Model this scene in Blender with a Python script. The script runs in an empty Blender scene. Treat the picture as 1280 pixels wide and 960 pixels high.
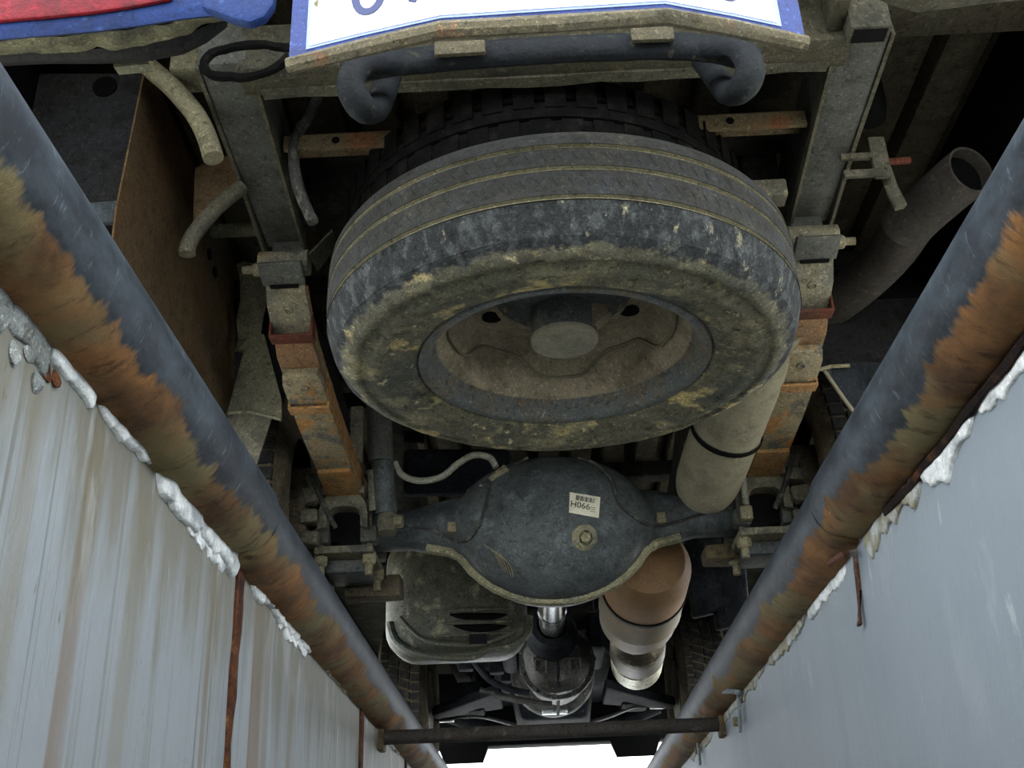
import bpy, bmesh, math, random
from mathutils import Vector, Matrix, noise
from mathutils.bvhtree import BVHTree
random.seed(7)
SC = bpy.context.scene
COL = SC.collection
# ------------------------------------------------------------------ camera
F = 1400.0
CAM = Vector((0.0, 0.0, -0.53))          # metres; ground level is z = 0, the pit runs along +Y
def _basis(vx=690.0, vy=1160.0, r=0.04):
    a, b = vx - 640.0, vy - 480.0
    Y = Vector((a, -b, -F)).normalized()
    h = F * F / (b + a * r)
    Z = Vector((-r * h, h, -F)); Z -= Z.dot(Y) * Y; Z.normalize()
    return Matrix((Y.cross(Z), Y, Z))      # camera axes -> world
BM = _basis()
cd = bpy.data.cameras.new('camera'); cam = bpy.data.objects.new('camera', cd); COL.objects.link(cam)
cd.sensor_fit = 'HORIZONTAL'; cd.sensor_width = 36.0; cd.lens = 36.0 * F / 1280.0
cd.clip_start = 0.02; cd.clip_end = 500
cam.matrix_world = Matrix.Translation(CAM) @ BM.to_4x4()
SC.camera = cam
# ------------------------------------------------------------------ overcast sky
W = bpy.data.worlds.new('overcast_sky'); SC.world = W; W.use_nodes = True
_bg = W.node_tree.nodes['Background']
_bg.inputs[0].default_value = (0.91, 0.96, 1.0, 1); _bg.inputs[1].default_value = 1.0
SC.view_settings.view_transform = 'Standard'; SC.view_settings.look = 'None'
SC.view_settings.gamma = 1.0; SC.view_settings.use_curve_mapping = False
SC.view_settings.exposure = 2.6
try:
    SC.cycles.max_bounces = 12; SC.cycles.diffuse_bounces = 8; SC.cycles.use_denoising = True
    SC.cycles.sample_clamp_indirect = 6.0
except Exception:
    pass

def P(px, py, X=None, Y=None, Z=None):
    """world point on a given real plane that shows at a photograph pixel (used to measure positions)"""
    d = BM @ Vector((px - 640.0, 480.0 - py, -F))
    t = (X - CAM.x) / d.x if X is not None else (Y - CAM.y) / d.y if Y is not None else (Z - CAM.z) / d.z
    return CAM + d * t
def PX(X, *l): return [P(a, b, X=X) for a, b in l]
def PY(Y, *l): return [P(a, b, Y=Y) for a, b in l]
def PZ(Z, *l): return [P(a, b, Z=Z) for a, b in l]

# ------------------------------------------------------------------ materials
M = {}
def S(r, g, b):
    """sRGB 0-255 -> linear"""
    f = lambda c: (c / 255 / 12.92) if c / 255 <= .04045 else ((c / 255 + .055) / 1.055) ** 2.4
    return (f(r), f(g), f(b), 1)
def make(name, base, layers=(), rough=.7, metal=0.0, bump=.0, bscale=60.0, spec=.18, bstretch=(1, 1, 1), coat=0, grit=.8, radial=None):
    """layers: (colour, scale, low, high, stretch, strength) noise masks over the base colour"""
    m = bpy.data.materials.new(name); m.use_nodes = True
    nt = m.node_tree; n = nt.nodes; L = nt.links
    bs = n['Principled BSDF']
    tc = n.new('ShaderNodeTexCoord')
    def nz(scale, stretch, detail=6.0, rgh=.62, off=0.0):
        mp = n.new('ShaderNodeMapping'); mp.inputs['Scale'].default_value = stretch
        mp.inputs['Location'].default_value = (off, off * .7, off * 1.3)
        t = n.new('ShaderNodeTexNoise'); t.inputs['Scale'].default_value = scale
        t.inputs['Detail'].default_value = detail; t.inputs['Roughness'].default_value = rgh
        L.new(tc.outputs['Object'], mp.inputs[0]); L.new(mp.outputs[0], t.inputs['Vector'])
        return t.outputs[0]
    rgb = n.new('ShaderNodeRGB'); rgb.outputs[0].default_value = base
    cur = rgb.outputs[0]; rcur = None
    for i, ly in enumerate(layers):
        colr, sc, lo, hi = ly[:4]
        st = ly[4] if len(ly) > 4 and ly[4] else (1, 1, 1)
        k = ly[5] if len(ly) > 5 else 1.0
        fac = nz(sc, st, off=3.1 * i + len(name))
        mr = n.new('ShaderNodeMapRange'); mr.inputs['From Min'].default_value = lo; mr.inputs['From Max'].default_value = hi
        mr.inputs['To Max'].default_value = k
        L.new(fac, mr.inputs[0])
        mx = n.new('ShaderNodeMix'); mx.data_type = 'RGBA'
        L.new(mr.outputs[0], mx.inputs[0]); L.new(cur, mx.inputs[6]); mx.inputs[7].default_value = colr
        cur = mx.outputs[2]
    if radial:
        r0, r1, ca, cb_, cc = radial
        ln_ = n.new('ShaderNodeVectorMath'); ln_.operation = 'LENGTH'
        mp = n.new('ShaderNodeMapping'); mp.inputs['Scale'].default_value = (1, 1, 0); L.new(tc.outputs['Object'], mp.inputs[0]); L.new(mp.outputs[0], ln_.inputs[0])
        a1 = n.new('ShaderNodeMath'); a1.operation = 'MULTIPLY_ADD'; L.new(nz(24, (1, 1, 1), 5, .7, 31), a1.inputs[0]); a1.inputs[1].default_value = .05; L.new(ln_.outputs['Value'], a1.inputs[2])
        mr = n.new('ShaderNodeMapRange'); mr.inputs[1].default_value = r0 + .025; mr.inputs[2].default_value = r1 + .025; L.new(a1.outputs[0], mr.inputs[0])
        c1 = n.new('ShaderNodeMix'); c1.data_type = 'RGBA'; c1.inputs[6].default_value = ca; c1.inputs[7].default_value = cb_
        m2 = n.new('ShaderNodeMapRange'); m2.inputs[1].default_value = .48; m2.inputs[2].default_value = .62; L.new(nz(46, (1, 1, .5), 5, .7, 37), m2.inputs[0]); L.new(m2.outputs[0], c1.inputs[0])
        c2 = n.new('ShaderNodeMix'); c2.data_type = 'RGBA'; L.new(c1.outputs[2], c2.inputs[6]); c2.inputs[7].default_value = cc
        m3 = n.new('ShaderNodeMapRange'); m3.inputs[1].default_value = .62; m3.inputs[2].default_value = .68; L.new(nz(30, (1, 1, .4), 5, .7, 41), m3.inputs[0]); L.new(m3.outputs[0], c2.inputs[0])
        mx = n.new('ShaderNodeMix'); mx.data_type = 'RGBA'; L.new(mr.outputs[0], mx.inputs[0]); L.new(cur, mx.inputs[6]); L.new(c2.outputs[2], mx.inputs[7]); cur = mx.outputs[2]
    if grit:
        for k_, (sc_, lo_, hi_, mul_) in enumerate(((170, .57, .66, 2.3), (95, .56, .66, .38), (30, .50, .68, .55), (420, .52, .66, 1.9))):
            f_ = nz(sc_, (1, 1, 1), 4.0, .7, 17 + 5 * k_)
            mr = n.new('ShaderNodeMapRange'); mr.inputs['From Min'].default_value = lo_; mr.inputs['From Max'].default_value = hi_; mr.inputs['To Max'].default_value = grit
            L.new(f_, mr.inputs[0])
            mx = n.new('ShaderNodeMix'); mx.data_type = 'RGBA'; mx.blend_type = 'MULTIPLY'; mx.clamp_result = False
            L.new(mr.outputs[0], mx.inputs[0]); L.new(cur, mx.inputs[6]); mx.inputs[7].default_value = (mul_, mul_ * .985, mul_ * .90, 1)
            cur = mx.outputs[2]
    L.new(cur, bs.inputs['Base Color'])
    bs.inputs['Roughness'].default_value = rough; bs.inputs['Metallic'].default_value = metal
    if name in ('flap_black', 'liner_dark', 'body_black', 'rubber_tread', 'dark_metal', 'bed_floor', 'engine_dark', 'seam_dark', 'tank_slot', 'rubber_black'): spec = .05
    bs.inputs['Specular IOR Level'].default_value = spec
    if coat: bs.inputs['Coat Weight'].default_value = coat
    if bump:
        b = n.new('ShaderNodeBump'); b.inputs['Strength'].default_value = bump; b.inputs['Distance'].default_value = .012
        L.new(nz(bscale, bstretch, 8.0, .7), b.inputs['Height']); L.new(b.outputs[0], bs.inputs['Normal'])
    M[name] = m
    return m
DUST = S(112, 108, 92); MUD = S(150, 143, 112); TAN = S(165, 150, 108)
make('frame_paint', S(69, 70, 66), [(S(83, 85, 80), 9, .45, .7), (S(108, 105, 89), 34, .6, .75, None, .7)], .62, 0, .35, 90)
make('frame_dusty', S(82, 79, 67), [(S(49, 49, 45), 8, .5, .7), (S(107, 102, 84), 40, .58, .75, None, .8)], .8, 0, .5, 90)
make('dark_metal', S(34, 33, 31), [(S(62, 60, 54), 12, .5, .75)], .8, 0, .2, 60)
make('dark_blue_bar', S(20, 24, 28), [(S(35, 39, 40), 18, .5, .68), (S(73, 68, 55), 50, .6, .74)], .65, 0, .4, 80)
make('rubber_spare', S(40, 40, 37), [(S(47, 50, 53), 30, .5, .66, None, .7), (S(65, 62, 52), 12, .58, .72, None, .7), (S(99, 92, 70), 60, .68, .74, None, .7)], .85, 0, .7, 90, .25)
make('rubber_shoulder', S(50, 55, 60), [(S(78, 86, 96), 40, .5, .64, (1, 1, .5), .9), (S(104, 106, 100), 16, .58, .70, (1, 1, .4), .8), (S(150, 142, 112), 34, .64, .70, None, .9)], .7, 0, .8, 80, .3)
make('rubber_wall', S(98, 96, 82), [(S(78, 81, 77), 9, .5, .62, None, .8), (S(140, 134, 108), 16, .5, .64, None, .9), (S(180, 164, 118), 15, .58, .66, None, .95), (S(196, 184, 146), 40, .63, .69, None, .9), (S(52, 53, 50), 34, .6, .68, None, .8)], .9, 0, 1.0, 60, .12, radial=(.335, .341, S(46, 48, 49), S(74, 77, 78), S(134, 130, 110)))
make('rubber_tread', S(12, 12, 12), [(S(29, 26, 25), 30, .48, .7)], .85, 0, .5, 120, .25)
make('rubber_black', S(34, 34, 35), [(S(62, 60, 52), 20, .5, .75)], .85, 0, .4, 80, .25)
make('rubber_brown', S(84, 76, 62), [(S(56, 52, 46), 16, .45, .7), (S(118, 108, 88), 40, .6, .74)], .9, 0, .6, 70, .2)
make('rim_brown', S(132, 122, 104), [(S(92, 84, 70), 8, .45, .68), (S(150, 140, 118), 26, .58, .72, None, .8)], .8, 0, .35, 70, grit=.6)
make('rim_grey', S(80, 84, 84), [(S(88, 80, 66), 18, .45, .62), (S(150, 152, 150), 70, .66, .74)], .65, 0, .3, 80)
make('carrier_black', S(68, 72, 73), [(S(96, 96, 88), 18, .55, .7), (S(150, 148, 138), 80, .7, .76)], .6, 0, .3, 80)
make('carrier_grey', S(128, 124, 108), [(S(104, 102, 92), 20, .5, .7)], .8, 0, .4, 80, grit=.35)
make('leaf_grey', S(117, 111, 93), [(S(85, 85, 78), 16, .45, .65), (S(132, 89, 48), 7, .58, .72, None, .8), (S(152, 147, 128), 60, .65, .74)], .8, 0, .5, 90)
make('leaf_mix', S(124, 114, 92), [(S(146, 104, 60), 11, .50, .60, None, .9), (S(86, 86, 80), 18, .54, .62), (S(158, 150, 128), 60, .65, .72)], .8, 0, .5, 90)
make('leaf_rust', S(138, 108, 70), [(S(146, 100, 54), 10, .5, .66), (S(104, 92, 74), 22, .55, .7)], .85, 0, .6, 80)
make('leaf_orange', S(140, 104, 64), [(S(120, 90, 58), 18, .5, .68)], .85, 0, .6, 90, .4, (1, .15, 1))
make('rust_red', S(79, 42, 31), [(S(69, 49, 38), 14, .48, .7), (S(114, 79, 54), 40, .6, .75)], .85, 0, .5, 90)
make('rust_strap', S(112, 86, 62), [(S(100, 84, 66), 14, .48, .7)], .85, 0, .5, 90)
make('pad_metal', S(104, 100, 86), [(S(60, 62, 62), 20, .48, .68), (S(132, 122, 96), 46, .6, .74)], .8, 0, .5, 90)
make('axle_paint', S(68, 73, 74), [(S(42, 46, 48), 5, .45, .7), (S(82, 88, 90), 22, .52, .7), (S(168, 172, 168), 95, .72, .78, None, .9), (S(128, 124, 104), 6, .64, .8, None, .7)], .5, 0, .35, 60)
make('axle_dust', S(128, 124, 100), [(S(92, 94, 88), 16, .48, .68), (S(160, 152, 120), 40, .6, .74)], .85, 0, .7, 70)
make('exhaust_grey', S(114, 109, 91), [(S(88, 84, 73), 9, .48, .68), (S(141, 136, 116), 60, .66, .74)], .75, 0, .25, 60, grit=.35)
make('exhaust_dark', S(51, 47, 43), [(S(53, 49, 46), 8, .48, .68), (S(86, 79, 70), 30, .6, .74)], .75, 0, .25, 60)
make('muffler_tan', S(132, 102, 72), [(S(128, 104, 77), 6, .48, .68)], .7, 0, .15, 60, grit=.25)
make('muffler_shell', S(109, 100, 83), [(S(128, 107, 78), 5, .5, .7), (S(85, 80, 70), 20, .6, .75)], .6, .2, .15, 60, grit=.3)
make('cat_metal', S(74, 67, 58), [(S(150, 140, 116), 18, .55, .7), (S(70, 66, 60), 12, .55, .7)], .5, .5, .3, 70)
make('flex_metal', S(190, 186, 172), [(S(130, 122, 104), 30, .5, .7)], .35, .8, .1, 70)
make('tank_metal', S(84, 84, 74), [(S(84, 88, 84), 6, .48, .66), (S(146, 142, 120), 24, .55, .72)], .5, .15, .3, 50)
make('tank_slot', S(28, 30, 34), [], .6, grit=.15)
make('shaft_steel', S(120, 122, 124), [(S(70, 70, 70), 10, .5, .7, (1, .2, 1))], .25, .9)
make('gearbox_alloy', S(80, 80, 78), [(S(46, 46, 45), 14, .45, .66), (S(160, 158, 150), 50, .62, .74)], .45, .5, .5, 70)
make('engine_dark', S(40, 43, 48), [(S(18, 20, 24), 8, .45, .66), (S(64, 66, 70), 40, .64, .74)], .65, .1, .4, 50)
make('bright_metal', S(200, 206, 212), [(S(130, 134, 138), 20, .5, .7)], .3, .8)
make('brown_sheet', S(83, 68, 48), [(S(70, 75, 75), 2.2, .52, .66), (S(86, 63, 41), 5, .5, .7), (S(124, 118, 98), 50, .68, .75, (1, 1, .4), .9)], .8, 0, .25, 40)
make('liner_dark', S(36, 36, 37), [(S(36, 35, 34), 6, .48, .7), (S(96, 96, 92), 70, .72, .78)], .6, 0, .1, 40)
make('liner_edge', S(64, 70, 76), [(S(118, 58, 50), 9, .56, .64), (S(120, 122, 118), 60, .66, .74)], .7, 0, .3, 60)
make('liner_olive', S(105, 102, 84), [(S(76, 76, 67), 6, .48, .68), (S(122, 119, 102), 30, .6, .74)], .8, 0, .3, 50)
make('bed_floor', S(54, 50, 41), [(S(44, 43, 37), 4, .45, .7, (1, .2, 1)), (S(71, 68, 58), 12, .55, .75)], .85, 0, .2, 40)
make('cross_dust', S(72, 69, 56), [(S(52, 53, 50), 9, .48, .66), (S(100, 95, 76), 46, .58, .73)], .85, 0, .6, 90)
make('angle_rust', S(87, 77, 58), [(S(100, 63, 40), 10, .52, .68), (S(56, 53, 45), 22, .55, .7)], .85, 0, .5, 80)
make('hose_tan', S(110, 105, 84), [(S(103, 100, 83), 30, .5, .7)], .85, 0, .4, 120)
make('hose_grey', S(120, 120, 110), [(S(110, 110, 104), 40, .5, .7)], .7, 0, .2, 90)
make('cable_black', S(52, 52, 51), [(S(95, 95, 86), 40, .5, .68)], .75, 0, .4, 90)
make('bolt_pale', S(119, 113, 91), [(S(111, 108, 91), 30, .5, .7)], .75, .1, .5, 120)
make('paint_blue', S(22, 42, 88), [(S(56, 82, 130), 44, .60, .72), (S(14, 26, 58), 6, .5, .7)], .55, 0, .4, 90, .15, grit=.5)
make('mud_cake', S(111, 108, 85), [(S(80, 80, 69), 14, .48, .64), (S(156, 152, 130), 45, .6, .72)], .95, 0, 1.0, 55, .2)
make('lamp_red', S(104, 14, 26), [(S(60, 10, 18), 16, .48, .66), (S(36, 20, 20), 5, .56, .66, (.3, 1, 2))], .5, 0, .4, 60, .15, grit=.5)
make('plate_white', S(196, 200, 214), [(S(186, 190, 204), 12, .5, .7)], .45, grit=.15)
make('plate_line', S(126, 140, 186), [], .5, grit=.15)
make('plate_ink', S(52, 58, 92), [], .5, grit=.15)
make('plate_blue', S(32, 46, 95), [(S(32, 46, 95), 20, .5, .7), (S(95, 111, 151), 60, .64, .74)], .5)
make('plate_lip', S(88, 82, 66), [(S(83, 80, 68), 16, .48, .66), (S(119, 75, 48), 9, .6, .72)], .85, 0, .6, 90)
make('sticker_white', S(199, 195, 175), [(S(173, 169, 149), 40, .5, .7)], .6, grit=.15)
make('sticker_ink', S(44, 46, 48), [], .6, grit=.15)
make('flap_black', S(32, 35, 39), [(S(14, 15, 17), 10, .45, .66, (3, 3, .35)), (S(92, 90, 80), 14, .6, .72, (3, 3, .3))], .6, 0, .2, 40, .4)
make('cloth_white', S(210, 208, 196), [(S(160, 158, 146), 20, .5, .7)], .8)
make('body_black', S(10, 10, 11), [], .6, grit=.15)
# setting
make('plaster_white', S(226, 228, 227), [(S(152, 157, 159), 22, .48, .66), (S(104, 100, 88), 46, .64, .74)], .9, 0, .5, 60, .2, grit=.3)
make('plaster_cream', S(140, 136, 118), [(S(176, 180, 180), 22, .48, .62), (S(96, 92, 78), 40, .62, .72)], .9, 0, .5, 60, .2, grit=.3)
make('mortar_grey', S(124, 128, 126), [(S(156, 160, 158), 14, .48, .62), (S(112, 112, 104), 24, .58, .72)], .9, 0, .9, 45, .2)
make('rust_seam', S(88, 52, 30), [(S(52, 30, 20), 18, .48, .62), (S(120, 84, 50), 40, .58, .7)], .9, 0, .9, 70, .2)
make('seam_dark', S(34, 28, 26), [(S(84, 54, 36), 20, .52, .68)], .9)
make('strap_grey', S(112, 119, 124), [(S(110, 112, 112), 20, .5, .68)], .7, .2, .2, 80)
make('strap_rust', S(74, 50, 40), [(S(140, 138, 134), 14, .52, .64)], .85, 0, .4, 90)
make('concrete', S(196, 194, 186), [(S(176, 174, 166), 1.5, .45, .7), (S(210, 208, 200), 9, .5, .7)], .9, 0, .3, 30)

def wall_mat(name, base, stain):
    """painted concrete: dull white paint, runs of brown water straight down, chips"""
    m = bpy.data.materials.new(name); m.use_nodes = True
    nt = m.node_tree; n = nt.nodes; L = nt.links; bs = n['Principled BSDF']
    tc = n.new('ShaderNodeTexCoord')
    def noise_(scale, stretch, lo, hi, k=1.0, off=0, detail=5, rg=.6):
        mp = n.new('ShaderNodeMapping'); mp.inputs['Scale'].default_value = stretch; mp.inputs['Location'].default_value = (off, off, off)
        t = n.new('ShaderNodeTexNoise'); t.inputs['Scale'].default_value = scale; t.inputs['Detail'].default_value = detail; t.inputs['Roughness'].default_value = rg
        mr = n.new('ShaderNodeMapRange'); mr.inputs[1].default_value = lo; mr.inputs[2].default_value = hi; mr.inputs[4].default_value = k
        L.new(tc.outputs['Object'], mp.inputs[0]); L.new(mp.outputs[0], t.inputs['Vector']); L.new(t.outputs[0], mr.inputs[0])
        return mr.outputs[0], t.outputs[0]
    def mix(f, a, colr):
        x = n.new('ShaderNodeMix'); x.data_type = 'RGBA'; L.new(f, x.inputs[0]); L.new(a, x.inputs[6]); x.inputs[7].default_value = colr; return x.outputs[2]
    def mul(a, b):
        x = n.new('ShaderNodeMath'); x.operation = 'MULTIPLY'; L.new(a, x.inputs[0]); L.new(b, x.inputs[1]); return x.outputs[0]
    rgb = n.new('ShaderNodeRGB'); rgb.outputs[0].default_value = base; c = rgb.outputs[0]
    f, _ = noise_(2.2, (1, 1, .6), .4, .7, .6); c = mix(f, c, S(118, 127, 135) if stain < .5 else S(124, 131, 135))
    f, _ = noise_(7, (1, 1, .35), .55, .72, .5, 4); c = mix(f, c, S(150, 157, 160))
    if stain > .5:
        sp = n.new('ShaderNodeSeparateXYZ'); L.new(tc.outputs['Object'], sp.inputs[0])
        brk, _ = noise_(1.3, (1, 1, .5), .38, .6, 1, 9)
        for sc, zz, lo, hi, k, colr, off in ((7, .02, .57, .62, .5, S(112, 101, 74), 1), (17, .02, .59, .63, .65, S(104, 92, 66), 5),
                                            (42, .012, .61, .65, .6, S(84, 82, 70), 8), (90, .010, .62, .66, .3, S(80, 80, 72), 15), (6, .03, .62, .645, .8, S(104, 78, 46), 12)):
            f, _ = noise_(sc, (0, 1, zz), lo, hi, k, off, 3, .5)
            c = mix(mul(f, brk), c, colr)
        # dirty, blotched band of old runs right under the rail
        nb, _ = noise_(16, (0, 1, .14), .25, .75, .30, 6, 6, .65)
        ad = n.new('ShaderNodeMath'); ad.operation = 'ADD'; L.new(sp.outputs[2], ad.inputs[0]); L.new(nb, ad.inputs[1])
        mr = n.new('ShaderNodeMapRange'); mr.inputs[1].default_value = -.12; mr.inputs[2].default_value = .02; mr.inputs[4].default_value = .75; L.new(ad.outputs[0], mr.inputs[0])
        c = mix(mr.outputs[0], c, S(98, 92, 72))
        f, _ = noise_(24, (1, 1, .2), .56, .66, .6, 14); c = mix(mul(f, mr.outputs[0]), c, S(168, 172, 170))
        f, _ = noise_(60, (1, 1, .25), .7, .74, .9, 3); c = mix(f, c, S(62, 54, 42))
    else:
        f, _ = noise_(14, (0, 1, .06), .58, .75, .25, 3, 3, .5); c = mix(f, c, S(112, 120, 124))
        f, _ = noise_(9, (1, 1, .5), .62, .72, .5, 6); c = mix(f, c, S(158, 165, 168))
        f, _ = noise_(30, (1, 1, .4), .66, .72, .6, 11); c = mix(f, c, S(172, 178, 180))
        f, _ = noise_(50, (1, 1, .5), .71, .75, .7, 2); c = mix(f, c, S(84, 92, 96))
    L.new(c, bs.inputs['Base Color']); bs.inputs['Roughness'].default_value = .55; bs.inputs['Specular IOR Level'].default_value = .35
    _, h = noise_(14, (1, 1, .5), 0, 1, 1, 2, 10, .72)
    b = n.new('ShaderNodeBump'); b.inputs['Strength'].default_value = .5; b.inputs['Distance'].default_value = .010
    L.new(h, b.inputs['Height']); L.new(b.outputs[0], bs.inputs['Normal'])
    M[name] = m
wall_mat('wall_stained', S(132, 138, 141), 1.0)
wall_mat('wall_clean', S(130, 139, 145), 0.0)

def pipe_mat(name, side):
    """round steel rail: worn blue-black paint on the crown, scaly rust eaten up from the wall side in ragged tongues"""
    m = bpy.data.materials.new(name); m.use_nodes = True
    nt = m.node_tree; n = nt.nodes; L = nt.links; bs = n['Principled BSDF']
    tc = n.new('ShaderNodeTexCoord'); sp = n.new('ShaderNodeSeparateXYZ'); L.new(tc.outputs['Object'], sp.inputs[0])
    def math_(op, a, b):
        x = n.new('ShaderNodeMath'); x.operation = op
        for i, q in enumerate((a, b)):
            if isinstance(q, (int, float)): x.inputs[i].default_value = q
            else: L.new(q, x.inputs[i])
        return x.outputs[0]
    def nz(scale, st, detail=6, rg=.65, off=0):
        mp = n.new('ShaderNodeMapping'); mp.inputs['Scale'].default_value = st; mp.inputs['Location'].default_value = (off, off, off)
        t = n.new('ShaderNodeTexNoise'); t.inputs['Scale'].default_value = scale; t.inputs['Detail'].default_value = detail; t.inputs['Roughness'].default_value = rg
        L.new(tc.outputs['Object'], mp.inputs[0]); L.new(mp.outputs[0], t.inputs['Vector']); return t.outputs[0]
    def ramp(v, lo, hi):
        mr = n.new('ShaderNodeMapRange'); mr.inputs[1].default_value = lo; mr.inputs[2].default_value = hi; L.new(v, mr.inputs[0]); return mr.outputs[0]
    def mix(f, a, b):
        x = n.new('ShaderNodeMix'); x.data_type = 'RGBA'; L.new(f, x.inputs[0])
        for i, q in ((6, a), (7, b)):
            if isinstance(q, tuple): x.inputs[i].default_value = q
            else: L.new(q, x.inputs[i])
        return x.outputs[2]
    # how far round towards the wall: + is the wall side and below
    u = math_('ADD', math_('MULTIPLY', sp.outputs[0], .62 * side), math_('MULTIPLY', sp.outputs[2], -.78))
    edge = math_('ADD', u, math_('MULTIPLY', math_('SUBTRACT', nz(5, (1, 1, 1), 3), .5), .075))
    edge = math_('ADD', edge, math_('MULTIPLY', math_('SUBTRACT', nz(40, (.25, 1, .25), 4), .5), .045))
    rust = ramp(edge, -.006, .001)
    steel = mix(ramp(nz(22, (1, .5, 1), 8, .72), .42, .66), S(24, 29, 34), S(54, 62, 68))
    steel = mix(ramp(nz(150, (.3, 1, .3), 4), .6, .75), steel, S(84, 92, 98))
    rc = mix(ramp(nz(9, (1, 1, 1), 6), .42, .62), S(84, 60, 36), S(134, 94, 54))
    rc = mix(ramp(nz(6, (1, 1, 1), 4, .6, 5), .46, .62), rc, S(112, 100, 68))
    rc = mix(ramp(nz(55, (.4, 1, .4), 6, .7, 2), .55, .72), rc, S(52, 34, 22))
    rc = mix(ramp(nz(80, (.4, 1, .4), 5, .7, 8), .66, .74), rc, S(160, 132, 88))
    c = mix(rust, steel, rc)
    wh = ramp(math_('ADD', u, math_('MULTIPLY', math_('SUBTRACT', nz(30, (.5, 1, .5), 5), .5), .05)), .060, .064)
    c = mix(wh, c, S(130, 128, 112))
    L.new(c, bs.inputs['Base Color'])
    L.new(math_('ADD', math_('MULTIPLY', rust, .36), .55), bs.inputs['Roughness'])
    bs.inputs['Specular IOR Level'].default_value = .22
    L.new(math_('MULTIPLY', math_('SUBTRACT', 1.0, rust), .15), bs.inputs['Metallic'])
    b = n.new('ShaderNodeBump'); b.inputs['Distance'].default_value = .007
    L.new(math_('ADD', math_('MULTIPLY', rust, .9), .06), b.inputs['Strength'])
    L.new(nz(48, (.45, 1, .45), 8, .72, 1), b.inputs['Height']); L.new(b.outputs[0], bs.inputs['Normal'])
    M[name] = m
pipe_mat('rail_left', -1.0); pipe_mat('rail_right', 1.0)

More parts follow.
